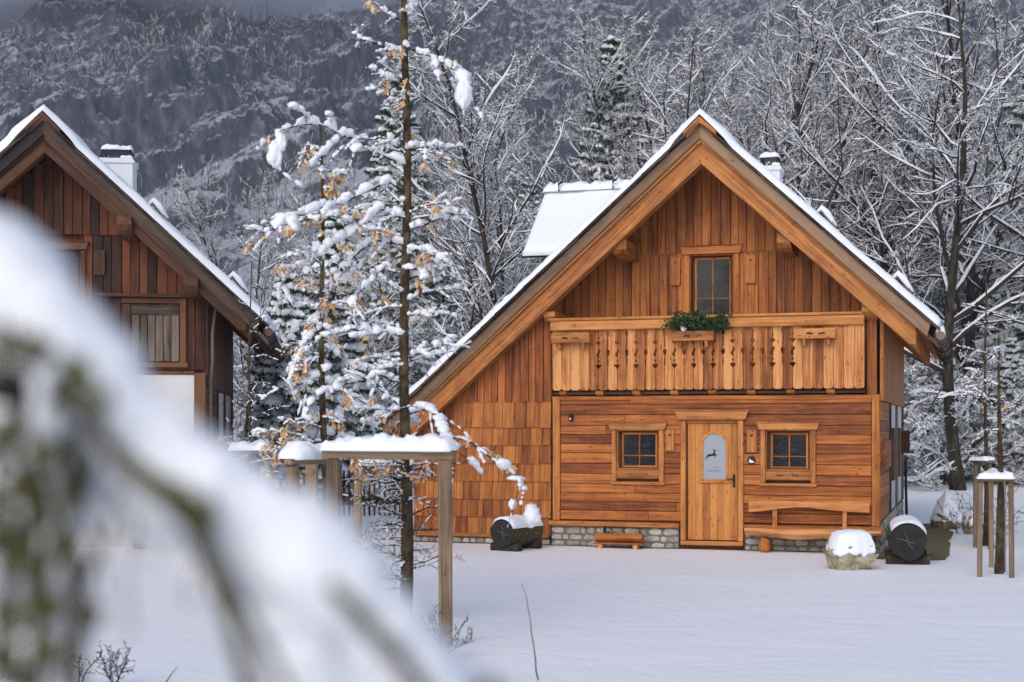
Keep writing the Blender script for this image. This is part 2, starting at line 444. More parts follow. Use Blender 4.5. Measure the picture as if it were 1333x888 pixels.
# ================================================================== house pieces (local: x along front, y into house, z up)
def window(par, s0, s1, z0, z1, y=0., wf=W_BEAM, post=.085, lintel=.11, muntin_v=1, rail_at=.66, apron=True, pane=GLASS, shallow=False):
    """frame with flared lintel, recessed sash, panes and apron board; returns the window part"""
    f = MB()
    f.span(s0, s0 + post, y - .07, y + .05, z0, z1, ch=.008); f.span(s1 - post, s1, y - .07, y + .05, z0, z1, ch=.008)
    f.poly([(s0 - .015, z1 + .003), (s1 + .015, z1 + .003), (s1 + .052, z1 + lintel), (s0 - .052, z1 + lintel)], y - .10, y + .04)
    f.span(s0 - .062, s1 + .062, y - .115, y + .03, z1 + lintel + .002, z1 + lintel + .022, ch=.005)
    zb = z0
    if apron:
        f.span(s0 + post + .002, s1 - post - .002, y - .062, y + .03, z0 + .05, z0 + .20, ch=.006)
        f.span(s0 - .015, s1 + .015, y - .09, y + .04, z0 - .05, z0 - .002, ch=.006)
        zb = z0 + .205
    a, b = s0 + post, s1 - post
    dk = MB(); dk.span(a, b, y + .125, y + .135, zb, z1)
    # reveal
    f.span(a, a + .02, y - .03, y + .12, zb, z1, ch=.002); f.span(b - .02, b, y - .03, y + .12, zb, z1, ch=.002)
    f.span(a + .021, b - .021, y - .03, y + .12, z1 - .022, z1 - .002, ch=.002); f.span(a + .021, b - .021, y - .03, y + .12, zb, zb + .02, ch=.002)
    w = f.build('window', wf, par)
    dk.build('dark_room', W_SHAKE, w)  # dark sheet behind the pane; its colour stands for the unlit room
    sf = MB(); a += .07 if b - a > .5 else .022; b -= .05 if b - a > .5 else .022; zt = z1 - .05; zb += .03
    t = .035
    sf.span(a, a + t, y + .05, y + .09, zb, zt); sf.span(b - t, b, y + .05, y + .09, zb, zt)
    sf.span(a + t, b - t, y + .05, y + .09, zt - t, zt); sf.span(a + t, b - t, y + .05, y + .09, zb, zb + t)
    for i in range(muntin_v):
        m = a + (b - a) * (i + 1) / (muntin_v + 1); sf.span(m - .011, m + .011, y + .044, y + .084, zb + t, zt - t)
    rz = zb + (zt - zb) * (1 - rail_at); sf.span(a + t, b - t, y + .048, y + .080, rz - .011, rz + .011)
    sf.build('sash', W_ORANGE if wf is not W_DARKBEAM else W_DARKBEAM, w)
    g = MB(); g.span(a + t * .5, b - t * .5, y + .066, y + .072, zb + .01, zt - .01, ch=.001); g.build('pane', pane, w)
    if apron:
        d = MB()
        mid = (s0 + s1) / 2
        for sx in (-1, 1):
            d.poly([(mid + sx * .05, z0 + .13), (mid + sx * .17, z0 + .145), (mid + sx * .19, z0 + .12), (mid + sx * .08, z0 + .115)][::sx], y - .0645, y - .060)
        d.build('carved_slot', W_SHAKE, w)  # raised dark strips; the shade of carved slots is put into their colour
    return w

def shutter_panel(par, s0, s1, z0, z1, y, mat=W_BEAM):
    m = MB(); m.span(s0, s1, y - .05, y, z0, z1, ch=.006)
    o = m.build('heart_panel', mat, par)
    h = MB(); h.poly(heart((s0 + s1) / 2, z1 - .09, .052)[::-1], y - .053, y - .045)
    h.build('heart_cutout', W_SHAKE, o); return o  # dark heart laid on top, coloured like the shade inside a cut-out

def vboards(mb, x0, x1, zb, ztop, y, w=.155, gap=.008, proud=.012, t=.028, jit=.3):
    x = x0; i = 0
    while x < x1 - .02:
        ww = min(w * random.uniform(1 - jit * .5, 1 + jit * .5), x1 - x)
        if x1 - (x + ww) < .05: ww = x1 - x
        zt = min(ztop(x), ztop(x + ww)) if callable(ztop) else ztop
        zb_ = zb(x) if callable(zb) else zb
        if zt - zb_ > .05:
            yy = y - (proud if i % 2 else 0) - random.uniform(0, .004)
            mb.span(x + gap / 2, x + ww - gap / 2, yy - t, yy, zb_, zt, ch=.004)
        x += ww; i += 1

def stones(mb, x0, x1, z0, z1, y, axis='x', size=.17, t=.035):
    rows = max(1, int(round((z1 - z0) / (size * .8)))); z = z0
    hs = [random.uniform(.8, 1.2) for _ in range(rows)]; k = (z1 - z0) / sum(hs)
    for h in hs:
        h *= k; x = x0
        while x < x1 - .01:
            w = min(size * random.uniform(.6, 1.7), x1 - x)
            if x1 - x - w < .06: w = x1 - x
            # irregular rounded stone outline
            n = 9; cx, cz = x + w / 2, z + h / 2; pts = []
            for i in range(n):
                a = 2 * PI * i / n + random.uniform(-.2, .2)
                ca, sa = math.cos(a), math.sin(a); q = max(abs(ca), abs(sa)); q = .8 * q + .2
                pts.append((cx + (w / 2 - .006) * ca / q * random.uniform(.86, 1.0), cz + (h / 2 - .006) * sa / q * random.uniform(.86, 1.0)))
            tt = t * random.uniform(.6, 1.1); inn = [(cx + (p[0] - cx) * .72, cz + (p[1] - cz) * .72) for p in pts]
            V = [(p[0], y + .02, p[1]) for p in pts] + [(p[0], y - tt * .6, p[1]) for p in pts] + [(p[0], y - tt, p[1]) for p in inn]
            if axis == 'y': V = [(-v[1] + 2 * 0, v[0], v[2]) for v in V]
            F = []
            for i in range(n):
                j = (i + 1) % n
                F += [[i, j, n + j, n + i], [n + i, n + j, 2 * n + j, 2 * n + i]]
            F.append([2 * n + i for i in range(n)])
            mb.add(V, F)
            x += w
        z += h

def roof(par, sp, pz, mR, mL, sR, sL, D, yf, beam, fascia, snow_t=.13, seed=1, chimneys=(), rd=.60, wall_s=2.69):
    zr = lambda s: pz - (mR * (s - sp) if s > sp else mL * (sp - s))
    deck = MB()          # soffit boards under the snow, running down the slope
    y = yf + .16
    for side in (1, -1):
        e = sR - .12 if side > 0 else sL + .12
        yy = yf + .17
        while yy < D + .35:
            w = .18
            a = sp; b = e
            pts = [(a, zr(a) - .26), (b, zr(b) - .26), (b, zr(b) - .225), (a, zr(a) - .225)]
            deck.poly(pts[::side], yy, yy + w - .008); yy += w
    rf = deck.build('roof', beam, par)
    # front rafters and fascia boards
    for side in (1, -1):
        e = (sR - .32) if side > 0 else sL + .25
        q = MB()
        pts = [(sp, zr(sp) - .17), (sp, zr(sp) - rd - .02), (e - side * .10, zr(e - side * .1) - rd), (e, zr(e) - rd + .08), (e, zr(e) - .17)]
        q.poly(pts[::-side], yf + .15, yf + .40); q.build('rafter', beam, rf)
        q = MB(); e2 = sR - .10 if side > 0 else sL
        pts = [(sp, zr(sp) - .005), (sp, zr(sp) - .215), (e2 - side * .05, zr(e2) - .215 + .02), (e2, zr(e2) - .005)]
        q.poly(pts[::-side], yf + .03, yf + .147)
        q.build('fascia_board', fascia, rf)
        q = MB(); pts = [(sp, zr(sp) - .212), (sp, zr(sp) - .27), (e, zr(e) - .27), (e, zr(e) - .212)]
        q.poly(pts[::-side], yf + .09, yf + .147); q.build('trim_board', beam, rf)
    for yy in np.arange(yf + .9, D + .2, .8):      # rafter tails under the eaves
        for side in (1, -1):
            a = wall_s + .02 if side > 0 else sL + .95; e = sR - .32 if side > 0 else sL + .3
            pts = [(a, zr(a) - .27), (a, zr(a) - rd), (e, zr(e) - rd + .02), (e, zr(e) - .27)]
            q = MB(); q.poly(pts[::-side], yy, yy + .14); q.build('rafter_tail', beam, rf)
    # shake courses
    q = MB()
    for side in (1, -1):
        Lh = (sR - sp) if side > 0 else (sp - sL); m = mR if side > 0 else mL
        n = int(Lh / .26)
        for lay in range(2):
            for i in range(n + 1):
                a = sp + side * (i * Lh / (n + 1)) + side * lay * .13; b = a + side * (Lh / (n + 1) * 1.25)
                if abs(b - sp) > Lh + .05: b = sp + side * (Lh + .05)
                if abs(a - sp) >= Lh: continue
                j = random.uniform(-.025, .02)
                z0 = .0 + lay * .022; tilt = .022
                pts = [(a, zr(a) + z0 + .0), (b, zr(b) + z0 + tilt), (b, zr(b) + z0 + tilt + .022), (a, zr(a) + z0 + .02)]
                q.poly(pts[::side], yf - .04 + j, D + .45, r=random.random())
    q.build('shakes', W_SHAKE, rf)
    q = MB()
    for side in (1, -1):
        a, b = sp, sp + side * .27
        for k, dz in ((0, -.012), (1, .028)):
            pts = [(a, zr(a) + dz + .05), (b, zr(b) + dz + .05), (b, zr(b) + dz + .09), (a, zr(a) + dz + .09)]
            q.poly(pts[::side], yf - .02 - k * .015, D + .48)
        pts = [(a, zr(a) - .0), (b - side * .05, zr(b) + .03), (b - side * .05, zr(b) + .045), (a, zr(a) + .045)]
        q.poly(pts[::side], yf - .03, yf + .03)
    q.build('ridge_cap', beam, rf)
    # snow
    us = []
    for a, b, n in ((sL - .02, sp, 70), (sp, sR + .02, 56)):
        t = edge_steps(n) if True else None
        us.append(a + (b - a) * t)
    us = np.concatenate([us[0][:-5], sp + np.array([-.34, -.25, -.17, -.1, -.05, 0, .05, .1, .17, .25, .34]), us[1][5:]]); us = np.sort(us)
    vs = yf - .05 + (D + .52 - yf) * edge_steps(60)
    U, Vv = np.meshgrid(us, vs, indexing='ij')
    ridge = np.exp(-((U - sp) / .22) ** 2)
    Z = np.where(U > sp, pz - mR * (U - sp), pz - mL * (sp - U)) + .062 + .095 * np.clip(1 - np.abs(U - sp) / .48, 0, 1) ** .35
    nx = np.where(U > sp, 1, -1) * np.clip(np.abs(U - sp) / .3, 0, 1) * .68
    nz_ = np.sqrt(1 - nx ** 2)
    Vv = Vv + (fbm(U * 2.3, U * 0 + seed, seed, 3) - .5) * .07 * (Vv < yf + .3)
    base = np.stack([U, Vv, Z], -1); nr = np.stack([nx, 0 * nx, nz_], -1)
    sm = MB(); snow_sheet(sm, base, snow_t, nr, .48, seed, .13, 2.4)
    sm.build('snow_cover', SNOW, rf, smooth=True)
    # gutter
    g = MB(); gx, gz = sR + .05, zr(sR) - .10
    ys = np.linspace(yf - .02, D + .4, 12)
    g.tubes(np.stack([np.full(12, gx), ys, np.full(12, gz)], -1), np.full((1, 12), .068)[0], 12)
    gut = g.build('gutter', W_SHAKE if fascia is W_OLDF else ZINC, rf, smooth=False)
    for yy in np.arange(yf + .15, D + .4, .75):
        b = MB()
        th = np.linspace(-.2, PI + .9, 12)
        P = np.stack([gx + .09 * np.cos(th), np.full(12, yy), gz - .09 * np.sin(th) * 1.15], -1)
        b.tubes(P, np.full(12, .016), 5)
        b.beam((gx - .28, yy, zr(sR - .23) - .20), (gx - .02, yy, gz - .16), .035, .05)
        b.build('gutter_bracket', W_SHAKE, rf)
    s_ = MB(); rail_snow(s_, (gx, yf, gz + .045), (gx, D + .3, gz + .045), .13, .075, seed, 14, .8)
    s_.build('gutter_snow', SNOW, rf, smooth=True)
    return rf, zr

def snow_guard(par, x, y, z, slope):
    """short bent bracket log on the roof carrying a ridge of snow"""
    m = MB(); c, s = math.cos(slope), math.sin(slope)
    P = np.array([(x - .22 * c, y, z + .22 * s + .02), (x - .12 * c, y, z + .12 * s + .16), (x, y, z + .15), (x + .14, y, z - .06)])
    m.tubes(P, np.array([.035, .04, .045, .04]), 6); o = m.build('snow_guard', W_GREY, par)
    q = MB(); P2 = P + np.array([0, 0, .045]); q.tubes(P2, np.array([.03, .055, .06, .035]), 7); q.build('snow_cap', SNOW, o, smooth=True)

def chimney(par, x, y, zt, w, zb, cap=.0, mat=CHIM):
    m = MB(); m.span(x - w / 2, x + w / 2, y - w / 2, y + w / 2, zb, zt, ch=.01)
    m.span(x - w / 2 - .03, x + w / 2 + .03, y - w / 2 - .03, y + w / 2 + .03, zt - .10, zt - .03, ch=.01)
    o = m.build('chimney', mat, par)
    k = MB()
    for sx in (-1, 1):
        for sy in (-1, 1):
            k.span(x + sx * (w / 2 - .06) - .015, x + sx * (w / 2 - .06) + .015, y + sy * (w / 2 - .06) - .015, y + sy * (w / 2 - .06) + .015, zt, zt + .14)
    k.span(x - w / 2 + .03, x + w / 2 - .03, y - w / 2 + .03, y + w / 2 - .03, zt + .14, zt + .165)
    k.build('chimney_cowl', METAL, o)
    s_ = MB(); rail_snow(s_, (x - w / 2 + .01, y, zt + .167), (x + w / 2 - .01, y, zt + .167), w, .09, 3, 30, .2)
    if True:
        rail_snow(s_, (x + w * .1, y - w * .3, zt + .003), (x + w / 2, y - w * .3, zt + .003), w * .4, .05, 4, 40, .3)
    s_.build('chimney_snow', SNOW, o, smooth=True)
    return o

# ================================================================== MAIN HOUSE
OX, OY, ANG = 3.33, 24.2, math.radians(17.5)
def hw(s, d=0., o=(OX, OY, ANG)):
    return (o[0] + s * math.cos(o[2]) + d * math.sin(o[2]), o[1] - s * math.sin(o[2]) + d * math.cos(o[2]))
H = empty('log_house', (OX, OY, 0), -ANG, 'orange wooden chalet with carved balcony, arched door window and snowy roof', 'house')
SP, PZ, MR, ML, SR, SL, D = -.13, 6.95, .92, .88, 3.58, -5.72, 7.5
RF, zr = roof(H, SP, PZ, MR, ML, SR, SL, D, -.5, W_BEAM, W_FASCIA, .115, 3)
# hidden core of the body
c = MB()
c.poly([(-5.25, 0), (2.64, 0), (2.64, zr(2.64) - .3), (SP, PZ - .3), (-5.25, zr(-5.25) - .3)][::-1], .92, D - .05)
c.span(-5.25, 2.64, .13, .80, 0, 2.50); c.poly([(-5.25, 2.5), (-2.78, 2.5), (-2.78, zr(-2.78) - .3), (-5.25, zr(-5.25) - .3)][::-1], .03, .80)
c.poly([(2.49, 2.5), (2.64, 2.5), (2.64, zr(2.64) - .3), (2.49, zr(2.49) - .3)][::-1], .03, .80)
c.build('wall', W_GABLE, H)
# recessed gable wall of vertical boards in two tiers
g = MB()
for a_, b_, lo_, hi_ in ((-2.76, -.60, 2.62, 5.0), (-.60, .31, 2.62, 3.32), (.31, 2.47, 2.62, 5.0)): vboards(g, a_, b_, lo_, lambda x: min(hi_, zr(x) - .24), .78, .155)
vboards(g, -2.0, 1.7, lambda x: 5.0, lambda x: zr(x) - .24, .755, .155)
g.span(-1.95, 1.62, .735, .752, 4.985, 5.012)
g.build('gable_wall', W_GABLE, H)
# left wing: vertical boards above shingles
g = MB(); vboards(g, -5.3, -2.78, 2.45, lambda x: zr(x) - .2, 0., .135, proud=.014)
g.build('board_wall', W_RED, H)
g = MB(); z = .16; row = 0
while z < 2.40:
    h = .31 if z + .31 < 2.30 else 2.46 - z
    x = -5.3
    while x < -2.79:
        w = min(random.uniform(.10, .24), -2.78 - x)
        if -2.78 - x - w < .06: w = -2.78 - x
        R = Matrix.Rotation(-.075, 3, 'X')
        dz = random.uniform(-.006, .006)
        g.box((x + w / 2, -.022 - random.uniform(0, .006), z + h / 2 + dz), (w - .006, .020, h + .03), R=R, ch=.003)
        x += w
    z += h; row += 1
g.build('shingle_wall', W_SHINGLE, H)
# plank wall of the ground floor, with openings
OPEN = [(-1.66, -.86, 1.08, 2.02), (-.50, .48, 0, 2.2), (.84, 1.64, 1.08, 2.02)]
g = MB(); z = .44
while z < 2.52:
    h = random.uniform(.145, .185)
    if z + h > 2.46: h = 2.535 - z
    cuts = [-2.61, 2.56]
    if random.random() < .75: cuts.append(random.uniform(-2.2, 2.2))
    seg = sorted(cuts)
    for a, b in zip(seg[:-1], seg[1:]):
        parts = [(a, b)]
        for o0, o1, oz0, oz1 in OPEN:
            if z < oz1 - .02 and z + h > oz0 + .02:
                npp = []
                for p, q_ in parts:
                    if q_ <= o0 or p >= o1: npp.append((p, q_)); continue
                    if p < o0: npp.append((p, o0))
                    if q_ > o1: npp.append((o1, q_))
                parts = npp
        for p, q_ in parts:
            if q_ - p > .03:
                yy = -random.uniform(.0, .012)
                g.box(((p + q_) / 2, yy, z + h / 2), (q_ - p - .003, .06, h - .007), R=Matrix.Rotation(-.05, 3, 'X'), ch=.006)
    z += h
g.build('plank_wall', W_RED, H)
for x0, x1 in ((-2.745, -2.615), (2.565, 2.69)):
    m = MB(); m.span(x0, x1, -.06, .12, .425, 2.54, ch=.008); m.build('corner_post', W_ORANGE, H)
for x0, x1 in ((-2.80, -.545), (.525, 2.76)):
    m = MB(); m.span(x0, x1, -.14, .10, .335, .42, ch=.012); m.build('sill_beam', W_BEAM, H)
m = MB(); m.span(-5.34, -2.82, -.07, .05, .105, .175, ch=.01); m.build('base_board', W_ORANGE, H)
m = MB(); m.span(-2.76, 2.70, -.05, .10, 2.47, 2.54, ch=.008); m.build('head_beam', W_RED, H)
# rubble base
m = MB(); stones(m, -2.78, -.56, -.03, .33, -.02, size=.17)
for a_ in ((.53, 2.70, -.03, .33, -.02), (-5.3, -2.80, -.03, .10, .0)):
    m_ = MB(); stones(m_, *a_, size=.16); m_.build('stone_base', STONE, H)
b_ = MB(); b_.span(-2.77, -.56, -.035, .12, -.1, .332); b_.span(.53, 2.69, -.035, .12, -.1, .332); b_.span(-5.28, -2.8, -.015, .12, -.1, .1)
st = m.build('stone_base', STONE, H); b_.build('mortar', MORTAR, st)
m = MB(); stones(m, -.02, D, -.05, .5, -2.70, axis='y', size=.22)
st2 = m.build('stone_base', STONE, H); b_ = MB(); b_.span(2.60, 2.715, .0, D, -.1, .5); b_.build('mortar', MORTAR, st2)
# right side wall
m = MB()
y = 0.
while y < D - .02:
    w = random.uniform(.12, .19); w = min(w, D - y)
    m.span(2.69 + (.012 if int(y * 7) % 2 else 0), 2.745, y + .004, y + w - .004, 2.44, zr(2.72) - .26, ch=.004); y += w
m.build('upper_side_wall', W_ORANGE, H)
m = MB(); z = .5
while z < 2.43:
    h = min(random.uniform(.16, .2), 2.435 - z)
    m.span(2.66, 2.70 + random.uniform(0, .01), .0, 2.55, z, z + h - .006, ch=.005); z += h
m.build('lower_side_wall', W_SHINGLE, H)
m = MB(); m.span(2.645, 2.69, 2.60, D, .5, 2.43, ch=.004); m.build('plaster_panel', PLASTER, H)
for yy in (2.55, 4.9, D - .12):
    m = MB(); m.span(2.66, 2.735, yy, yy + .12, .5, 2.435); m.build('side_post', W_GREY, H)
m = MB()
for a in (3.05, 3.35, 3.65, 5.25, 5.55, 5.85): m.span(2.692, 2.76, a, a + .28, 1.05, 2.0)
m.build('shutter', W_DARKBEAM, H)
m = MB(); m.span(2.70, 2.92, 5.9, 5.94, 1.5, 1.95); m.build('shutter', W_DARKBEAM, H)
m = MB(); m.span(2.70, 2.76, .55, 2.1, 1.33, 1.80); m.build('heart_shutter', W_RED, H)
m = MB(); m.tubes(np.array([(2.78, 7.45, 1.35), (2.78, 7.45, .8), (2.80, 7.45, 0.)]), np.full(3, .03), 8); m.build('downpipe', METAL, H)
# windows
window(H, -1.71, -.81, 1.10, 1.975, 0); window(H, .79, 1.69, 1.10, 1.975, 0)
window(H, -.62, .33, 3.3, 4.97, .76, rail_at=.44, apron=False, wf=W_GABLE, post=.10, lintel=.13)
shutter_panel(H, -.78, -.635, 1.62, 1.97, -.03); shutter_panel(H, .57, .735, 1.60, 1.97, -.03)
shutter_panel(H, -.85, -.68, 4.45, 4.93, .735, W_GABLE); shutter_panel(H, .44, .61, 4.45, 4.93, .735, W_GABLE)
# door
m = MB()
x = -.42; ws = [.13, .12, .12, .12, .11, .12, .115]
for w in ws:
    m.span(x + .001, min(x + w - .001, .41), -.005, .03, .145, 2.075, ch=.003); x += w
dr = m.build('door', W_DOOR, H)
m = MB()
m.span(-.53, -.44, -.085, .08, .13, 2.135, ch=.012); m.span(.425, .515, -.085, .08, .13, 2.135, ch=.012)
m.poly([(-.56, 2.14), (.545, 2.14), (.60, 2.275), (-.62, 2.275)], -.12, .04); m.span(-.64, .62, -.135, .03, 2.278, 2.30)
m.span(-.53, .515, -.085, .08, .055, .127, ch=.006); m.span(-.438, .423, -.02, .06, 2.08, 2.134)
m.build('door_frame', W_BEAM, dr)
def arch(cx, z0, zs, r, n=14):
    return [(cx - r, z0), (cx + r, z0)] + [(cx + r * math.cos(t), zs + r * math.sin(t) * 1.0) for t in np.linspace(0, PI, n)]
cx = .03
m = MB(); m.poly(arch(cx, 1.15, 1.72, .195), -.0125, -.0065); m.build('arched_pane', FROST, dr)
m = MB(); o_ = arch(cx, 1.125, 1.72, .235); i_ = arch(cx, 1.155, 1.72, .19)
n = len(o_)
V = [(p[0], -.03, p[1]) for p in o_] + [(p[0], -.03, p[1]) for p in i_] + [(p[0], -.005, p[1]) for p in o_] + [(p[0], -.005, p[1]) for p in i_]
F = []
for i in range(n):
    j = (i + 1) % n; F += [[i, j, n + j, n + i], [n + i, n + j, 3 * n + j, 3 * n + i], [i, 2 * n + i, 2 * n + j, j]]
m.add(V, F); m.span(cx - .26, cx + .26, -.045, -.004, 1.095, 1.123); m.build('arch_trim', W_DOOR, dr)
deer = [(108, 395), (122, 366), (134, 345), (146, 325), (170, 318), (198, 318), (212, 304), (219, 284), (206, 262), (213, 258), (226, 272), (244, 276), (240, 284), (233, 290), (230, 302), (233, 316), (250, 328), (252, 334), (240, 340), (236, 358), (226, 357), (232, 342), (216, 336), (190, 344), (166, 346), (150, 352), (134, 366), (118, 384)]
deer = [((p[0] - 225) / 8.88 / 78.5 + .03 - .0, 1.79 - (p[1] - 165) / 8.88 / 78.5) for p in deer]
m = MB(); m.poly(deer[::-1], -.0165, -.013); m.build('deer_emblem', METAL, dr)
def lettering(txt, x, y, z, size, par, mat=METAL):
    cu = bpy.data.curves.new('lettering', 'FONT'); cu.body = txt; cu.size = size; cu.align_x = 'CENTER'; cu.extrude = .001; cu.space_character = 1.15
    cu.materials.append(mat); o0_ = bpy.data.objects.new('lettering_curve', cu); COL.objects.link(o0_); bpy.context.view_layer.update()
    me = bpy.data.meshes.new_from_object(o0_.evaluated_get(bpy.context.evaluated_depsgraph_get())); bpy.data.objects.remove(o0_); me.materials.clear(); me.materials.append(mat)
    o = bpy.data.objects.new('lettering', me); COL.objects.link(o); o.parent = par
    o.location = (x, y, z); o.rotation_euler = (PI / 2, 0, 0); return o
INK = plain('grey_ink', (.12, .13, .15), .6); lettering('chalet', cx + .03, -.014, 1.335, .034, dr, INK); lettering('KAMZOLL', cx, -.014, 1.275, .046, dr, INK)
m = MB(); m.span(.335, .37, -.03, -.006, 1.02, 1.24, ch=.008); m.tubes(np.array([(.352, -.05, 1.16), (.30, -.065, 1.16), (.225, -.06, 1.165)]), np.array([.012, .010, .009]), 8)
m.tubes(np.array([(.352, -.005, 1.16), (.352, -.055, 1.16)]), np.array([.013, .013]), 8); m.build('door_handle', METAL, dr)
# round plaque, wall lamp
m = MB(); th = np.linspace(0, 2 * PI, 25)[:-1]
m.poly([(.645 + .068 * math.cos(t), 1.475 + .068 * math.sin(t)) for t in th], -.055, -.045)
pl = m.build('round_plaque', METAL, H)
m = MB(); m.poly([(.60, 1.45), (.615, 1.475), (.61, 1.50), (.632, 1.485), (.65, 1.468), (.67, 1.462), (.695, 1.44), (.65, 1.43), (.62, 1.435)], -.0585, -.0555); m.build('plaque_emblem', CHIM, pl)
m = MB(); m.span(-2.45, -2.38, -.11, -.045, 2.12, 2.24, ch=.01); lp = m.build('wall_lamp', METAL, H)
m = MB(); m.tubes(np.array([(-2.415, -.115, 2.155), (-2.415, -.125, 2.155)]), np.array([.016, .016]), 10); m.build('lamp_lens', CHIM, lp)
# purlin ends
for (a, b, z0, z1) in ((-1.66, -1.42, 4.88, 5.16), (1.08, 1.30, 4.88, 5.16), (2.42, 2.66, 3.74, 4.02), (-2.86, -2.66, 3.78, 3.98)):
    m = MB(); m.poly([(-.22, z1), (.8, z1), (.8, z0), (.05, z0), (-.12, z0 + .05), (-.22, z0 + .12)], a, b, axis=0)
    m.build('purlin_end', W_BEAM, H)
# balcony
bal = MB(); bal.span(-2.72, 2.47, -.06, .78, 2.565, 2.61, ch=.004)
BAL = bal.build('balcony', W_DARKBEAM, H)
m = MB(); m.span(-2.75, 2.46, -.20, -.085, 3.655, 3.815, ch=.01); m.span(-2.79, 2.44, -.22, -.02, 3.818, 3.865, ch=.008); m.build('hand_rail', W_BEAM, BAL)
for x in np.arange(-2.62, 2.4, .64):
    m = MB(); m.poly([(-.13, 2.625), (.5, 2.625), (.5, 2.545), (.0, 2.545), (-.09, 2.575)], x, x + .28 if False else x + .13, axis=0)
    m.build('joist_end', W_BEAM, BAL)
def prof_A(z):     # hearts and S curves; z measured down from the rail, 0..1.04 m. returns (centre, half gap)
    k = lambda c, h: max(0, 1 - abs(z - c) / h)
    hw_ = .003; cc = 0.
    hw_ = max(hw_, .016 * k(.13, .03), .006 if .05 < z < .2 else 0)
    if .19 < z < .27: t = (z - .19) / .08; hw_ = max(hw_, .036 * math.sqrt(max(0, 1 - (2 * min(t, 1) - .7) ** 2 / 1.7)) * (1 if t < .35 else (1 - (t - .35) / .65)))
    if .32 < z < .46: t = (z - .32) / .14; cc = .014 * math.sin(t * 2 * PI + .4); hw_ = max(hw_, .017)
    hw_ = max(hw_, .016 * k(.52, .035))
    if .57 < z < .66: t = (z - .57) / .09; hw_ = max(hw_, .040 * (math.sqrt(max(0, 1 - ((.3 - t) / .3) ** 2)) if t < .3 else 1 - (t - .3) / .7))
    return cc, max(.003, hw_ * 1.25)
def prof_B(z):
    hw_ = .003; k = lambda c, h: max(0, 1 - abs(z - c) / h)
    if .03 < z < .13: t = (z - .03) / .10; hw_ = max(hw_, .026 * (1 - .75 * t * t))
    for c_ in (.16, .20, .24, .28, .50, .54, .58): hw_ = max(hw_, .013 * math.sqrt(k(c_, .02)))
    if .33 < z < .45: t = (z - .33) / .12; hw_ = max(hw_, .026 * (math.cos((t - .35) * 2.2)))
    return 0., max(.003, hw_ * 1.25)
zs = np.linspace(0, 1.0, 101)
m = MB(); nb = 32; x0 = -2.73; pitch = (2.46 - x0) / nb
j0, j1 = 5, 26
for i in range(nb):
    la, lb = x0 + i * pitch, x0 + (i + 1) * pitch
    plain_ = not (j0 <= i < j1)
    def jt(j, z):
        if j < j0 or j > j1 - 1: return (0., .003)
        return (prof_A if (j - j0) % 2 == 0 else prof_B)(z)
    L = []; Rr = []
    for z in zs:
        ca, ha = jt(i, z) if True else (0, 0); cb, hb = jt(i + 1, z)
        rd = .0
        if z > .96: q = (z - .96) / .04; rd = .035 * (1 - math.sqrt(max(0, 1 - q * q)))
        if plain_ and False: rd = 0
        L.append(la + ca + ha + rd); Rr.append(lb + cb - hb - rd)
    L = np.array(L); Rr = np.array(Rr); Z = 3.66 - zs * 1.02
    if i >= nb - 2: yF = -.150
    else: yF = -.118 - random.uniform(0, .006)
    yB = yF + .028
    fr = np.stack([np.stack([L, np.full(101, yF), Z], -1), np.stack([Rr, np.full(101, yF), Z], -1)], 0)
    bk = fr.copy(); bk[..., 1] = yB
    ga = random.uniform(0, 40); rr = random.random()
    G = lambda P: np.stack([P[..., 2] + ga, P[..., 0] + ga, P[..., 1]], -1)
    m.grid(fr, G(fr), rr, flip=True); m.grid(bk, G(bk), rr)
    sd = np.stack([fr[0], bk[0]], 0); m.grid(sd, G(sd), rr, flip=False); sd = np.stack([fr[1], bk[1]], 0); m.grid(sd, G(sd), rr, flip=True)
    sd = np.stack([fr[:, -1], bk[:, -1]], 0); m.grid(sd, G(sd), rr)
m.build('railing_boards', W_BALC, BAL)
# trapdoor-like snow guards on the roof
for s_ in (1.85, 3.05): snow_guard(H, s_, .0 + .1, zr(s_) + .17, .74)
snow_guard(H, -3.55, .1, zr(-3.55) + .17, -.74)
chimney(H, .42, 4.0, 6.98, .42, 6.2)
# dormer on the left slope
dm = MB(); yr, ye, zrd, zed = 4.1, 2.55, 6.68, 5.30
for (ya, yb, za, zb) in ((yr, ye, zrd, zed), (yr, yr + 1.55, zrd, zed)):
    t = .06
    P = np.array([(-4.0, ya, za), (-.5, ya, za), (-.5, yb, zb), (-4.1, yb, zb)], float)
    V = np.concatenate([P, P - np.array([0, 0, t])])
    fl = [[0, 1, 2, 3], [7, 6, 5, 4], [0, 3, 7, 4], [3, 2, 6, 7], [0, 4, 5, 1], [1, 5, 6, 2]]
    dm.add(V, fl if yb < ya else [f[::-1] for f in fl])
DO = dm.build('dormer', W_SHAKE, H)
q = MB()
for (ya, yb, sd) in ((yr, ye, 1), (yr, yr + 1.55, 2)):
    u = edge_steps(40); v = edge_steps(30)
    U, Vv = np.meshgrid(u, v, indexing='ij')
    X = -4.08 + U * 3.6; Yy = ya + (yb - ya) * 1.02 * Vv; Zz = zrd + (zed - zrd) * 1.02 * Vv + .005
    base = np.stack([X, Yy, Zz], -1)
    if yb > ya: base = base[:, ::-1]
    else: base = base
    nr = np.zeros_like(base); nr[..., 1] = -.66 if yb < ya else .66; nr[..., 2] = .75
    b2 = base if yb > ya else base
    snow_sheet(q, b2[::1] if yb > ya else b2[::-1], .13, nr, .12, sd, .12, 1.2)
rail_snow(q, (-4.1, yr, zrd + .03), (-.4, yr, zrd + .03), .55, .17, 5, 14, .12)
q.build('snow_cover', SNOW, DO, smooth=True)
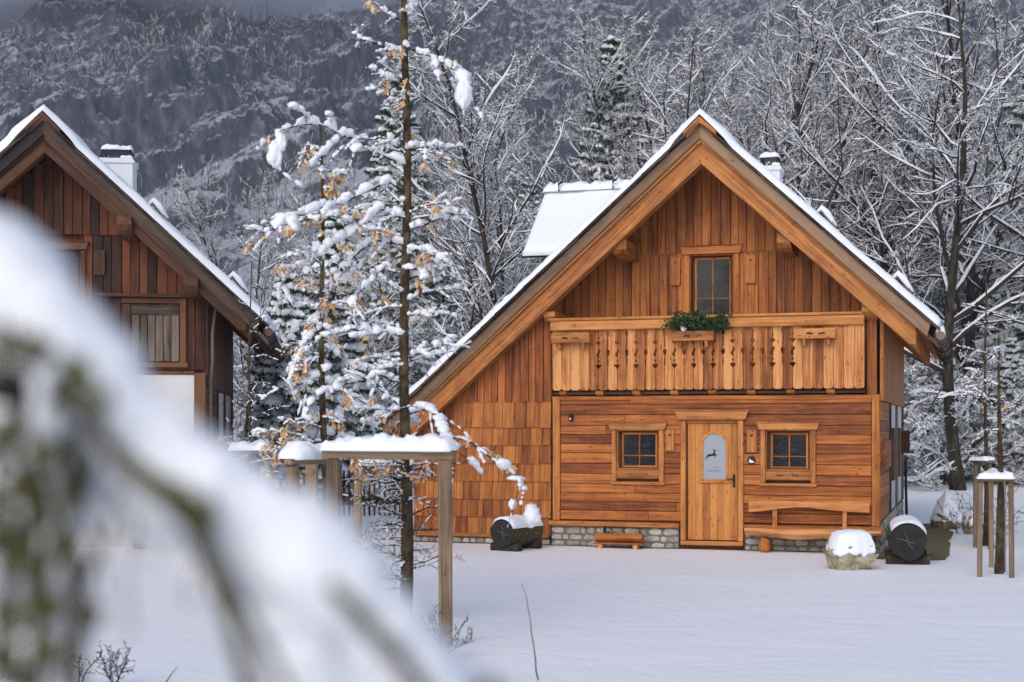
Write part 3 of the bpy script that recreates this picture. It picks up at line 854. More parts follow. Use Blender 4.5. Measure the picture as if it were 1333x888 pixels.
q = MB(); q.poly([(ye + .25, 4.0), (yr + 1.3, 4.0), (yr + 1.3, zed + .2), (yr, zrd - .1), (ye + .25, zed + .18)], -3.75, -3.70, axis=0)
q.span(-3.74, -1.9, ye + .2, ye + .26, 4.1, zed + .12); q.build('dormer_wall', W_ORANGE, DO)
for s_ in (-3.7, -2.6):
    snow = MB(); snow.tubes(np.array([(s_, yr - .35, zrd + .0), (s_, yr - .37, zrd + .14), (s_ + .06, yr - .30, zrd + .19)]), np.full(3, .022), 6); snow.build('roof_hook', METAL, DO)
# ================================================================== SECOND HOUSE, left
O2 = (-7.45, 24.4, math.radians(-7.7))
L = empty('log_house', (O2[0], O2[1], 0), -O2[2], 'dark weathered wooden chalet with closed grey shutter at the left edge', 'house')
sp2, pz2 = -.20, 6.93
RL, zl = roof(L, sp2, pz2, .925, .925, 3.32, -5.6, 8.0, -1.0, W_DARKBEAM, W_OLDF, .125, 8, rd=.46, wall_s=2.32)
c = MB(); c.poly([(-4.4, 0), (2.24, 0), (2.24, zl(2.24) - .3), (sp2, pz2 - .3), (-4.4, zl(-4.4) - .3)][::-1], .06, 7.9); c.build('wall', W_DARK, L)
m = MB()
for a_, b_, lo_, hi_ in ((-4.4, -.72, 2.98, 5.25), (-.72, .29, 2.98, 4.05), (.29, 2.28, 2.98, 5.25)): vboards(m, a_, b_, lo_, lambda x: min(hi_, zl(x) - .24), 0, .15)
m.build('gable_wall', W_DARK, L)
m = MB(); vboards(m, -2.2, 1.75, lambda x: 5.23, lambda x: zl(x) - .24, -.035, .15); m.build('gable_wall', W_DARK, L)
m = MB(); m.span(-4.4, 2.10, -.04, .05, 0, 2.90, ch=.004); m.build('plaster_panel', PLASTER, L)
m = MB(); m.span(2.105, 2.29, -.09, .1, 0, 2.93); m.build('corner_post', W_DARKBEAM, L)
m = MB(); m.span(.55, 2.02, -.22, .02, 4.19, 4.25, ch=.006); m.span(-4.4, 2.10, -.07, .02, 2.905, 2.965); m.build('ledge', W_DARKBEAM, L)
# side wall of the second house
m = MB(); y = 0.
while y < 7.95:
    w = min(random.uniform(.12, .19), 8.0 - y); m.span(2.24, 2.305 + random.uniform(0, .012), y + .004, y + w - .004, 2.70, zl(2.3) - .26, ch=.004); y += w
m.build('upper_side_wall', W_DARKBEAM, L)
m = MB(); z = 0.
while z < 2.65:
    h = min(random.uniform(.16, .22), 2.69 - z); m.span(2.2, 2.27 + random.uniform(0, .01), .0, 3.0, z, z + h - .006); z += h
m.build('lower_side_wall', W_DARKBEAM, L)
m = MB(); m.span(2.2, 2.262, 3.0, 8., 0, 2.69); m.build('plaster_panel', PLASTER, L)
for yy in (2.95, 5.2, 7.85):
    m = MB(); m.span(2.22, 2.31, yy, yy + .14, 0, 2.69); m.build('side_post', W_DARKBEAM, L)
m = MB()
for a in (.5, .85, 1.2, 1.55): m.span(2.27, 2.33, a, a + .31, 1.1, 1.75)
for a in (3.3, 3.7, 4.1, 4.5, 5.6, 6.0): m.span(2.265, 2.34, a, a + .33, .8, 1.75)
m.build('shutter', W_DARK, L)
m = MB(); P = np.array([(2.45, .1, 4.1), (2.4, .0, 3.6), (2.40, .0, 3.1), (2.36, .1, 2.8), (2.36, .1, .0)]); m.tubes(P, np.full(5, .028), 7); m.build('downpipe', ZINC, L)
# closed shutter with frame
fr = MB()
fr.span(.80, .90, -.10, 0, 3.10, 4.18); fr.span(1.87, 1.97, -.12, 0, 3.10, 4.18)
fr.span(.78, 2.0, -.14, 0, 3.02, 3.10); fr.span(.901, 1.869, -.09, 0, 4.10, 4.18)
win = fr.build('window', W_DARKBEAM, L)
m = MB(); x = 1.08
while x < 1.84:
    m.span(x, x + .118, -.085 - random.uniform(0, .008), -.05, 3.12, 4.04); x += .130
m.span(1.07, 1.86, -.11, -.086, 3.90, 4.06)
m.build('weathered_shutter', W_GREY, win)
m = MB(); m.span(.91, 1.06, -.085, -.05, 3.12, 4.08); m.span(1.0, 1.06, -.07, -.02, 3.12, 4.08); o = m.build('heart_panel', W_DARKBEAM, win)
window(L, -.75, .32, 4.05, 4.98, -.02, wf=W_DARKBEAM, apron=False, rail_at=.6)
shutter_panel(L, .46, .64, 4.55, 4.98, -.04, W_DARKBEAM)
for s_, zz in ((.95, 5.15), (2.0, 4.18), (-1.35, 5.15)):
    m = MB(); m.poly([(-1.02, zz + .27), (.1, zz + .27), (.1, zz), (-.8, zz), (-.95, zz + .05), (-1.02, zz + .14)], s_, s_ + .23, axis=0); m.build('purlin_end', W_DARKBEAM, L)
chimney(L, .45, 3.0, 7.02, .62, 6.0)
snow_guard(L, 1.55, -.4, zl(1.55) + .18, .74); snow_guard(L, 2.85, -.4, zl(2.85) + .18, .74)

# ================================================================== GROUND
def gz(x, y):
    x = np.asarray(x, float); y = np.asarray(y, float)
    z = .05 * (fbm(x * .13, y * .13, 3, 3) - .5) + .018 * (fbm(x * .9, y * .9, 5, 3) - .5)
    t = np.clip((y - 36) / 8, 0, 1); t = t * t * (3 - 2 * t)
    z = z + t * (.28 + .5 * (fbm(x * .12 + 5, y * .12, 9, 3) - .4)) + np.clip((y - 44) / 60, 0, 1) * 1.6
    # the little bank beyond the right-hand garden
    z = z + .20 * np.exp(-((x - 12.5) / 4.5) ** 2 - ((y - 35.5) / 3.0) ** 2)
    return z
def G0(x, y): return float(gz(np.array([x]), np.array([y]))[0])
xs = np.concatenate([np.linspace(-400, -40, 26)[:-1], np.linspace(-40, -16, 50)[:-1], np.linspace(-16, 18, 260)[:-1], np.linspace(18, 40, 50)[:-1], np.linspace(40, 400, 26)])
ys = np.concatenate([np.linspace(-80, -4, 12)[:-1], np.linspace(-4, 10, 60)[:-1], np.linspace(10, 48, 300)[:-1], np.linspace(48, 110, 50)[:-1], np.linspace(110, 420, 22)])
X, Y = np.meshgrid(xs, ys, indexing='ij'); Z = gz(X, Y)
m = MB(); m.grid(np.stack([X, Y, Z], -1)); go = m.build('snow_ground', ground_mat(), smooth=True); tag(go, kind='structure')
# bare strip in the shelter of the eaves
def patch(name, pts_fn, mat, dz, **k):
    m = MB(); m.grid(pts_fn, r=.5); o = m.build(name, mat, smooth=True); tag(o, **k); return o
u = np.linspace(0, 1, 14); v = np.linspace(0, 1, 40)
U, Vv = np.meshgrid(u, v, indexing='ij')
S = 2.7 + U * (1.02 + .16 * (fbm(Vv * 9, Vv * 0, 4, 3) - .5)); Dd = -1.15 + Vv * 8.6 + .25 * (fbm(U * 5, U * 0 + 2, 8, 3) - .5)
PX = OX + S * math.cos(ANG) + Dd * math.sin(ANG); PY = OY - S * math.sin(ANG) + Dd * math.cos(ANG)
gm, nt, b = newmat('bare_grass'); N = NT(nt)
co = N.coord(); n1 = N.noise(co, 3, 5, .6); n2 = N.noise(co, 40, 4, .7)
cg = N.mix(N.ramp(n1, [(.42, 0.), (.58, 1.)]), N.mix(n2, (.10, .075, .04), (.30, .21, .12)), N.mix(n2, (.09, .10, .03), (.22, .22, .07)))
N.link(cg, b.inputs['Base Color']); b.inputs['Roughness'].default_value = .95; N.bump(n2, 1., .05, b)
patch('bare_grass', np.stack([PX, PY, gz(PX, PY) + .012], -1), gm, 0, kind='stuff')
U, Vv = np.meshgrid(np.linspace(0, 1, 5), np.linspace(0, 1, 120), indexing='ij')
S = -5.6 + Vv * 8.3; Dd = .1 - U * (.26 + .12 * (fbm(Vv * 14, Vv * 0, 6, 3) - .5))
PX = OX + S * math.cos(ANG) + Dd * math.sin(ANG); PY = OY - S * math.sin(ANG) + Dd * math.cos(ANG)
patch('bare_soil', np.stack([PX, PY, gz(PX, PY) + .010], -1), SOIL, 0, kind='stuff')

# ================================================================== THINGS ROUND THE HOUSE
def hthing(name, s, d, z, label, cat, rz=0., group=None):
    x, y, = hw(s, d); return empty(name, (x, y, z), -ANG + rz, label, cat, group)
# bench: half-log seat, stub legs, bowed back plank on two posts
t = hthing('bench', 1.62, -.32, 0, 'rustic half-log bench with bowed back plank against the plank wall', 'bench')
m = MB(); n = 40; pts = []
xs_ = np.linspace(-1.02, 1.12, n)
top = .385 + .006 * np.sin(xs_ * 5); botm = .21 + .08 * np.clip((np.abs(xs_ + .1) / 1.1), 0, 1) ** 1.6 + .012 * np.sin(xs_ * 7)
prof = np.array([(-.20, 1.0), (-.215, .6), (-.13, .1), (.0, 0), (.13, .1), (.2, .6), (.2, 1.0)])
P = np.zeros((n, 8, 3))
for j in range(8):
    q = prof[j % 7]
    P[:, j, 0] = xs_; P[:, j, 1] = q[0]; P[:, j, 2] = botm + (top - botm) * q[1]
G = np.stack([P[..., 0] + 3, P[..., 1], P[..., 2] + 1], -1)
m.grid(P, G, .9); 
for e in (0, -1): m.add(P[e, :7], [list(range(7))], None, .9)
m.build('seat', W_BALC, t)
for x in (-.72, .78):
    m = MB(); m.box((x, -.02, .11), (.17, .24, .24), ch=.045); m.build('stub_leg', W_RED, t)
m = MB(); xs_ = np.linspace(-1.0, .92, 30); P = np.zeros((30, 5, 3))
zt = .84 - .03 * (xs_ + 1) / 2 + .012 * np.sin(xs_ * 3); zb = .655 + .07 * np.exp(-((xs_ + .2) / .55) ** 2) - .045 * np.clip(-xs_ - .2, 0, 1)
for j, (yy, w) in enumerate(((-.035, 0), (-.035, 1), (.0, 1), (.0, 0), (-.035, 0))):
    P[:, j, 0] = xs_; P[:, j, 1] = yy + .16; P[:, j, 2] = zt * w + zb * (1 - w)
G = np.stack([P[..., 0] + 13, P[..., 2] * 1.0, P[..., 1]], -1)
m.grid(P, G, .75); m.add(P[0, :4], [[0, 1, 2, 3]]); m.add(P[-1, :4], [[3, 2, 1, 0]]); m.build('backrest', W_BALC, t)
for x in (-.58, .53):
    m = MB(); m.span(x - .035, x + .035, .163, .203, .36, .80); m.build('back_post', W_BALC, t)
# planter log trough
t = hthing('planter_trough', -1.52, -.30, 0, 'hollowed half-log planter on stub feet beside the chalet door', 'planter')
m = MB(); x = np.linspace(-.40, .40, 12); m.tubes(np.stack([x, x * 0, x * 0 + .175], -1), np.full(12, .085), 12, r=.8, squash=.9); m.build('trough', W_RED, t)
m = MB(); m.poly([(-.402 + 0 * a, 0) for a in ()] or [(.035 * math.cos(a) - .0, .18 + .035 * math.sin(a)) for a in np.linspace(0, 2 * PI, 13)[:-1]], -.412, -.40, axis=0); m.build('dark_knot', W_DARK, t)
m = MB(); m.span(-.42, .42, -.14, .12, .065, .09, ch=.008); m.build('tray', W_ORANGE, t)
for x in (-.30, .30):
    m = MB(); m.tubes(np.array([(x, -.13, .03), (x, .12, .03)]), np.array([.045, .045]), 9); m.build('stub_foot', W_BALC, t)
m = MB()
def leaves(mb, C, n, size, spread, droop=.2, fold=.35):
    C = np.asarray(C, float).reshape(-1, 3)
    i = RS.randint(0, len(C), n); c_ = C[i] + RS.normal(0, 1, (n, 3)) * spread
    d = RS.normal(0, 1, (n, 3)); d[:, 2] -= droop * 3; d /= np.linalg.norm(d, axis=1, keepdims=True)
    a = np.cross(d, RS.normal(0, 1, (n, 3))); a /= np.linalg.norm(a, axis=1, keepdims=True); nn = np.cross(d, a)
    s_ = size * RS.uniform(.6, 1.2, n)[:, None]
    p0 = c_; p1 = c_ + d * s_ * .45 + a * s_ * .32 + nn * s_ * fold * .4; p2 = c_ + d * s_; p3 = c_ + d * s_ * .45 - a * s_ * .32 + nn * s_ * fold * .4
    V = np.stack([p0, p1, p2, p3], 1).reshape(-1, 3); b_ = np.arange(n)[:, None] * 4
    mb.add(V, [np.concatenate([b_ + np.array([[0, 1, 2]]), b_ + np.array([[0, 2, 3]])])], None, np.repeat(RS.rand(n), 4))
leaves(m, [(x, -.01, .262) for x in np.linspace(-.3, .35, 9)], 90, .035, (.05, .03, .008), -.3); m.build('small_weeds', GREENERY, t)
m = MB(); m.span(-.27, -.22, -.03, .01, .24, .36, ch=.012); m.build('label_stake', METAL, t)
# flower boxes hung on the balcony
def flower_box(s0, s1, label, empty_=True, d=-.20):
    sc = (s0 + s1) / 2; t = hthing('flower_box', sc, d, 3.44, label, 'flower box', group='wooden boxes fixed along the balcony'); w = (s1 - s0) / 2
    m = MB(); m.span(-w, w, -.11, -.085, 0, .16); m.span(-w, w, .035, .06, 0, .16); m.span(-w, w, -.083, .033, 0, .02)
    m.span(-w, -w + .025, -.083, .033, .022, .16); m.span(w - .025, w, -.083, .033, .022, .16)
    bx_ = m.build('box', W_BEAM, t)
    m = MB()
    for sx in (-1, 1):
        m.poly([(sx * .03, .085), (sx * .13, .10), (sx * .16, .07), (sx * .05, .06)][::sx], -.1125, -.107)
    m.build('carved_slot', W_SHAKE, bx_)  # dark pieces on the front board, painted as slots in shade
    for x in (-w * .62, w * .62):
        m = MB(); m.poly([(-.09, -.002), (.06, -.002), (.06, -.12), (-.02, -.10)], x - .02, x + .02, axis=0); m.build('bracket', W_BALC, t)
    if not empty_:
        m = MB(); n = 170
        st_ = np.stack([RS.uniform(-w * .85, w * .95, n) + .07, RS.uniform(-.08, .03, n), np.full(n, .19)], -1)
        dr_ = np.stack([RS.normal(.12, .5, n) + st_[:, 0] * 1.6, RS.normal(-.2, .4, n), RS.uniform(.5, 1.4, n)], -1); dr_ /= np.linalg.norm(dr_, axis=1, keepdims=True)
        ln = RS.uniform(.20, .44, n)[:, None, None]; tt = np.linspace(0, 1, 5)[None, :, None]
        P = st_[:, None] + dr_[:, None] * ln * tt + np.array([0, 0, -.13]) * tt ** 2
        m.tubes(P, np.full((n, 5), .004), 3); leaves(m, P[:, 1:].reshape(-1, 3), 6500, .052, .018, .0, .1)
        m.build('evergreen_sprigs', GREENERY, t)
        m = MB(); leaves(m, P[:, 2:].reshape(-1, 3), 70, .03, .01); m.build('berries', plain('berries', (.12, .02, .03), .4), t)
        m = MB(); blob(m, (-.15, -.12, .22), (.05, .045, .07), 3, .1, 2, 12); m.build('snow', SNOW_TREE, t, smooth=True)
flower_box(-2.70, -2.03, 'empty wooden flower box at the left end of the balcony')
flower_box(-.62, .06, 'wooden flower box full of evergreen sprigs at the balcony middle', False)
flower_box(1.40, 2.02, 'empty wooden flower box near the right end of the balcony')

# logs with black charred ends
def log(name, label, x, y, r, length, ax, snowcap=True):
    t = empty(name, (x, y, G0(x, y)), math.atan2(ax[1], ax[0]), label, 'log')
    n = 14; tt = np.linspace(0, length, n); P = np.stack([tt, 0 * tt + .01 * np.sin(tt * 3), 0 * tt + r + .07], -1)
    m = MB(); k = 28; th = np.arange(k + 1) / k * 2 * PI
    rr = r * (1 + .05 * np.sin(th * 3 + 1) + .03 * np.sin(th * 7)); rr[-1] = rr[0]
    Q = P[:, None, :] + np.stack([np.zeros(k + 1), np.cos(th) * rr, np.sin(th) * rr], -1)[None]
    Q += np.array([0, 1, 1.]) * (.012 * (fbm(tt[:, None] * 6 + 0 * th, 9 * np.abs(th - PI)[None] + 0 * tt[:, None], 7, 3) - .5))[..., None]
    m.grid(Q); m.build('log_body', BARK_MOSS, t, smooth=True)
    for e, xx in ((0, -.004), (-1, length + .004)):
        m = MB(); c0 = np.array([[xx, 0, r + .07]]); rings = [c0.repeat(k + 1, 0)]
        for f_ in (.3, .6, .97): rings.append(np.stack([np.full(k + 1, xx + .01 * (1 - f_)), np.cos(th) * rr * f_, np.sin(th) * rr * f_ + r + .07], -1))
        m.grid(np.array(rings)); m.build('cut_end', CHAR, t)
        if e == 0:
            m = MB()
            for a0 in np.array([.35, 1.3, 3.3, 4.4]) + RS.uniform(-.3, .3, 4):
                q = np.array([[xx - .003, math.cos(a0 + w_) * rr_, math.sin(a0 + w_) * rr_ + r + .07] for rr_, w_ in ((.0, 0), (r * .25, .1), (r * RS.uniform(.4, .75), -.05))])
                m.tubes(q, np.array([.0035, .004, .001]), 4)
            m.build('drying_crack', CRACK, t)
    for xx in (length * .12, length * .8):
        m = MB(); m.tubes(np.array([(xx, -r * 1.15, .055), (xx, r * 1.15, .055)]), np.array([.085, .08]), 9); m.build('support_log', BARK, t)
    m = MB(); a = np.linspace(0, 1, 26); th2 = np.linspace(.55, PI - .35, 18)
    A, T = np.meshgrid(-.02 + a * (length + .03), th2, indexing='ij')
    rb = r * 1.02; base = np.stack([A, np.cos(T) * rb, np.sin(T) * rb + r + .07], -1); nr = np.stack([0 * A, np.cos(T) * .5, np.sin(T)], -1)
    snow_sheet(m, base, .042, nr, .6, 4, .09, 5); m.build('snow_cap', SNOW, t, smooth=True)
    return t
cm, nt, b = newmat('charred_end'); N = NT(nt); co = N.coord(); nn_ = N.noise(co, 6, 6, .7)
N.link(N.ramp(nn_, [(.4, (.008, .008, .009)), (.62, (.022, .022, .022)), (.8, (.06, .058, .055))]), b.inputs['Base Color']); b.inputs['Roughness'].default_value = .85; N.bump(nn_, .6, .02, b)
CHAR = cm; CRACK = plain('pale_crack', (.17, .175, .175), .8)
v_ = (math.sin(ANG), math.cos(ANG))
x_, y_, _ = at(1182, 700, 21.3)
log('log_trough', 'thick log with blackened end and snow on top, right of the big snowy stone', x_, y_, .272, 1.5, (v_[0] * .6 + .05, v_[1]))
x_, y_, _ = at(654, 700, 23.7)
log('log_trough', 'thick log with blackened end in front of the shingled wall', x_, y_, .225, .95, (.52, .85))

# boulders with snow caps
def boulder(label, x, y, w, dpt, h, seed, snow=.16, rz=0.3, sub=22, sq=.55, cone=False):
    t = empty('boulder', (x, y, G0(x, y)), rz, label, 'boulder')
    m = MB(); blob(m, (0, 0, h * .40), (w / 2 * .86, dpt / 2 * .86, h * .48), seed, .24, 2.1, sub * 2, sq * .8); m.build('rock', BOULDER, t)
    if snow:
        m = MB(); n = 40; a = np.linspace(-1, 1, n); A, B = np.meshgrid(a, a, indexing='ij')
        rr = np.maximum(np.abs(A), np.abs(B)); k_ = np.where(np.hypot(A, B) > 0, rr / np.maximum(np.hypot(A, B), 1e-6), 1) * .55 + .45
        lim = 1 + .12 * (fbm(A * 2 + seed, B * 2, seed, 3) - .5)
        XX = A * w / 2 * .88 * k_ * lim; YY = B * dpt / 2 * .93 * k_ * lim
        e_ = np.clip(1 - np.maximum(np.abs(A), np.abs(B)), 0, 1)
        th = snow * np.sqrt(1 - (1 - np.clip(e_ / .35, 0, 1)) ** 2)
        if cone: th = snow * e_ ** .8 * (1 - .25 * np.clip(1 - e_, 0, 1)) * 1.2
        drip = .20 * h * (1 - np.clip(e_ / .22, 0, 1)) * (.4 + 1.2 * fbm(A * 3 + 4, B * 3 + seed, seed + 3, 3))
        ZZ = h * .70 + .14 * h * np.clip(e_ / .5, 0, 1) + th * (1 + .25 * (fbm(A * 2, B * 2, seed + 1, 3) - .5)) - drip
        m.grid(np.stack([XX, YY, ZZ], -1)); m.grid(np.stack([XX * .97, YY * .97, np.minimum(ZZ - .02, h * .66)], -1), flip=True)
        m.build('snow_cap', SNOW, t, smooth=True)
    return t
x_, y_, _ = at(1114, 740, 20.5); boulder('big square snow-capped stone in front of the bench end', x_, y_ + .3, .74, .62, .50, 2, .13, .1)
x_, y_, _ = at(1232, 690, 29); boulder('small stone under a tall cone of snow on the bank, left of the stake frames', x_, y_, .62, .6, .36, 6, .40, cone=True)
x_, y_, _ = at(1266, 690, 27.5); boulder('small bare stone partly hidden behind the right stake frames', x_, y_, .4, .4, .42, 9, .10)
x_, y_, _ = at(200, 703, 24.0); boulder('dark mossy stone with melting snow seen through the blurred branch', x_, y_ + .3, .95, .6, .42, 12, .06)

# stake frames round young trees
def stake_frame(label, posts, zt, pw, rails, snow_h=.10, group='wooden stake frames round young trees', mat=W_POST, rail_w=.10, rail_h=.09, snow_w=None, rail_mat=None):
    x0, y0 = posts[0]; t = empty('stake_frame', (x0, y0, 0), 0, label, 'tree stake', group)
    for k, (x, y) in enumerate(posts):
        zg = G0(x, y) - .15; lean = (RS.uniform(-.02, .02), RS.uniform(-.02, .02))
        m = MB(); m.beam((x - x0 + lean[0], y - y0 + lean[1], zg), (x - x0, y - y0, zt - .002), pw, pw * .9, up=(0, 1, 0), ch=.012); m.build('post', mat, t)
    for k, (i, j) in enumerate(rails):
        sm = MB()
        a = np.array([posts[i][0] - x0, posts[i][1] - y0, 0.]); b = np.array([posts[j][0] - x0, posts[j][1] - y0, 0.])
        d = (b - a) / np.linalg.norm(b - a); a = a - d * pw * .8; b = b + d * pw * .8
        z = zt + rail_h / 2 + k * .003
        off = np.array([0, -.0, 0])
        m = MB(); m.beam(a + [0, 0, z], b + [0, 0, z], rail_w, rail_h, ch=.012); m.build('rail', rail_mat or mat, t)
        rail_snow(sm, a + [0, 0, z + rail_h / 2 + .002], b + [0, 0, z + rail_h / 2 + .002], snow_w or rail_w * 1.5, snow_h, RS.randint(99), 30, .6)
        sm.build('snow', SNOW, t, smooth=True)
    return t
P2 = lambda px, Y: at(px, 0, Y)[:2]
# big one in front
stake_frame('large stake frame heaped with snow round the young tree in front', [P2(433, 14.0), P2(579, 13.5)], 1.72, .125, [(0, 1)], .115, rail_w=.09, rail_h=.085, snow_w=.26)
stake_frame('snow-topped stake frame just left of the large front one', [P2(381, 13.9), P2(437, 14.6), P2(406, 15.4)], 1.66, .12, [(0, 1)], .13, rail_w=.09, rail_h=.06, snow_w=.26)
stake_frame('narrow snow-topped stake frame beside the dark chalet', [P2(303, 19.8), P2(347, 19.8), P2(303, 20.5), P2(347, 20.5)], 1.66, .07, [(0, 1), (2, 3)], .11, rail_w=.12, rail_h=.05, snow_w=.2)
stake_frame('short stake frame with reddish rail far behind the large front one', [P2(466, 23), P2(527, 23.4)], 1.30, .12, [(0, 1)], .10, rail_w=.25, rail_h=.12, rail_mat=W_ORANGE, snow_w=.3)
stake_frame('tall grey stake frame with wavy snow at the right edge', [P2(1276, 19.6), P2(1316, 19.5), P2(1306, 20.3), P2(1290, 21.0)], 1.29, .062, [(0, 1), (3, 2)], .085, rail_w=.14, rail_h=.045, snow_w=.22)
stake_frame('darker stake frame standing behind the right edge one', [P2(1270, 24.5), P2(1288, 24.2), P2(1274, 25.2)], 1.42, .065, [(0, 1)], .06, rail_w=.14, rail_h=.045, mat=W_GREY, snow_w=.25)
# picket fence far behind
f = empty('picket_fence', (*P2(420, 33), 0), 0, 'low dark picket fence standing in snow behind the stake frames', 'fence')
for i in range(16):
    m = MB(); x = i * .115; m.span(x, x + .045, -.02, .02, -.1, 1.02 + RS.uniform(-.03, .03), ch=.006); m.build('picket', W_DARK, f)
for z in (.75, .25):
    m = MB(); m.span(-.05, 1.85, .022, .05, z, z + .06); m.build('rail', W_DARK, f)
# ================================================================== TREES
def nrm(v): return v / (np.linalg.norm(v, axis=-1, keepdims=True) + 1e-9)
def grow(S, Dr, Ln, k, wob, up, RSx=RS):
    """batch of branches: starts (n,3), directions (n,3), lengths (n) -> (n,k,3)"""
    n = len(S); P = np.zeros((n, k, 3)); P[:, 0] = S; d = nrm(Dr)
    st = (Ln / (k - 1))[:, None]
    for i in range(1, k):
        d = nrm(d + RSx.normal(0, wob, (n, 3)) + np.array([0, 0, up]) / (k - 1)); P[:, i] = P[:, i - 1] + d * st
    return P
def spawn(P, Rad, per, t0, t1, ang, lenf, RSx=RS, flat=0.0, tpow=1.0):
    """children of every branch: start points, directions, lengths, start radii"""
    n, k, _ = P.shape; m = n * per
    pi = np.repeat(np.arange(n), per); t = t0 + (t1 - t0) * ((np.tile(np.arange(per), n) + RSx.rand(m)) / per) ** tpow
    x = t * (k - 1); i = np.minimum(x.astype(int), k - 2); f = (x - i)[:, None]
    S = P[pi, i] * (1 - f) + P[pi, i + 1] * f; T = nrm(P[pi, i + 1] - P[pi, i])
    q = RSx.normal(0, 1, (m, 3)); q[:, 2] *= (1 - flat); q = nrm(q - (q * T).sum(1, keepdims=True) * T)
    a = np.radians(RSx.uniform(ang[0], ang[1], m))[:, None]
    Dr = T * np.cos(a) + q * np.sin(a)
    plen = np.linalg.norm(np.diff(P, axis=1), axis=2).sum(1)[pi]
    return S, Dr, plen * lenf(t) * RSx.uniform(.6, 1.25, m), (Rad[pi, i] * (1 - f[:, 0]) + Rad[pi, i + 1] * f[:, 0]), t
def taper(r0, r1, k): return r0[:, None] * (1 - np.linspace(0, 1, k)[None]) + r1 * np.linspace(0, 1, k)[None]
def snow_on(mb, P, Rad, amt, sides=4, RSx=RS, steep=.90, gap=.0, off=.55):
    T = nrm(np.gradient(P, axis=1)); hz = np.sqrt(np.clip(1 - T[..., 2] ** 2, 0, 1))
    w = np.clip((hz - (1 - steep)) / .5, 0, 1)
    n, k, _ = P.shape
    nz = RSx.uniform(.35, 1.35, (n, k)); nz[:, 1:-1] = (nz[:, 1:-1] * 2 + nz[:, :-2] + nz[:, 2:]) / 4
    if gap: nz *= (RSx.rand(n, k) > gap)
    Rs = (amt * nz + Rad * .45) * w; Rs[:, 0] *= .6; Rs[:, -1] *= .5
    keep = Rs.max(1) > amt * .25
    if not keep.any(): return
    Q = P + np.array([0, 0, 1.]) * (Rad * .6 + Rs * off)[..., None]
    mb.tubes(Q[keep], np.maximum(Rs[keep], .001), sides, cap=False)

def bare_tree(name, H, seed, label, cat='tree', n1=26, spread=.42, ang=(30, 60), up=.5, l2=9, l3=6, l4=3, base=.22, tr=.011, snow=.020, stems=1, lean=.0, group=None, curve=.05, lenmul=1.0):
    R_ = np.random.RandomState(seed); t = empty(name, (0, 0, 0), 0, label, cat, group)
    k0 = 16
    if stems == 1:
        S = np.zeros((1, 3)); Dr = np.array([[lean, 0, 1.]]); Ln = np.array([H])
    else:
        a = R_.rand(stems) * 2 * PI; S = np.stack([np.cos(a) * .15, np.sin(a) * .15, a * 0 - .1], -1)
        Dr = np.stack([np.cos(a) * .35, np.sin(a) * .35, np.ones(stems)], -1) * np.array([1, 1, 1]); Ln = H * R_.uniform(.7, 1.05, stems)
    P0 = grow(S, Dr, Ln, k0, curve, .12, R_); R0 = taper(np.full(len(S), H * tr), .012, k0); R0[:, 0] *= 1.35
    lf1 = lambda q: spread * lenmul * (1.08 - q) ** .75
    per1 = n1 if stems == 1 else max(4, n1 // stems)
    s, d, l, r, _ = spawn(P0, R0, per1, base, .98, ang, lf1, R_); P1 = grow(s, d, l, 9, .16, up, R_); R1 = taper(np.clip(r * .55, .016, .09), .010, 9)
    s, d, l, r, _ = spawn(P1, R1, l2, .15, .97, (28, 62), lambda q: .46 * (1.12 - q), R_); P2_ = grow(s, d, l, 6, .17, up * .5, R_); R2 = taper(np.clip(r * .6, .011, .04), .008, 6)
    s, d, l, r, _ = spawn(P2_, R2, l3, .15, .97, (28, 70), lambda q: .50 * (1.12 - q), R_); l = np.clip(l, .12, 2); P3 = grow(s, d, l, 5, .20, up * .3, R_); R3 = taper(np.clip(r * .6, .0085, .02), .0065, 5)
    s, d, l, r, _ = spawn(P3, R3, l4, .2, 1, (30, 75), lambda q: .6 * (1.15 - q), R_); l = np.clip(l, .10, .6); P4 = grow(s, d, l, 4, .22, 0, R_); R4 = taper(np.clip(r * .7, .0075, .012), .006, 4)
    m = MB(); m.tubes(P0, R0, 8); m.build('trunk', BARK, t, smooth=True)
    m = MB(); m.tubes(P1, R1, 5); m.tubes(P2_, R2, 4, cap=False); m.tubes(P3, R3, 3, cap=False); m.tubes(P4, R4, 3, cap=False); m.build('branches', BARK_TWIG, t)
    m = MB(); snow_on(m, P0, R0 * .8, snow * .8, 6, R_, .35); snow_on(m, P1, R1, snow * 1.2, 5, R_); snow_on(m, P2_, R2, snow * .85, 4, R_, gap=.08); snow_on(m, P3, R3, snow * .70, 3, R_, gap=.15); snow_on(m, P4, R4, snow * .58, 3, R_, gap=.25)
    m.build('snow', SNOW_TREE, t)
    return t

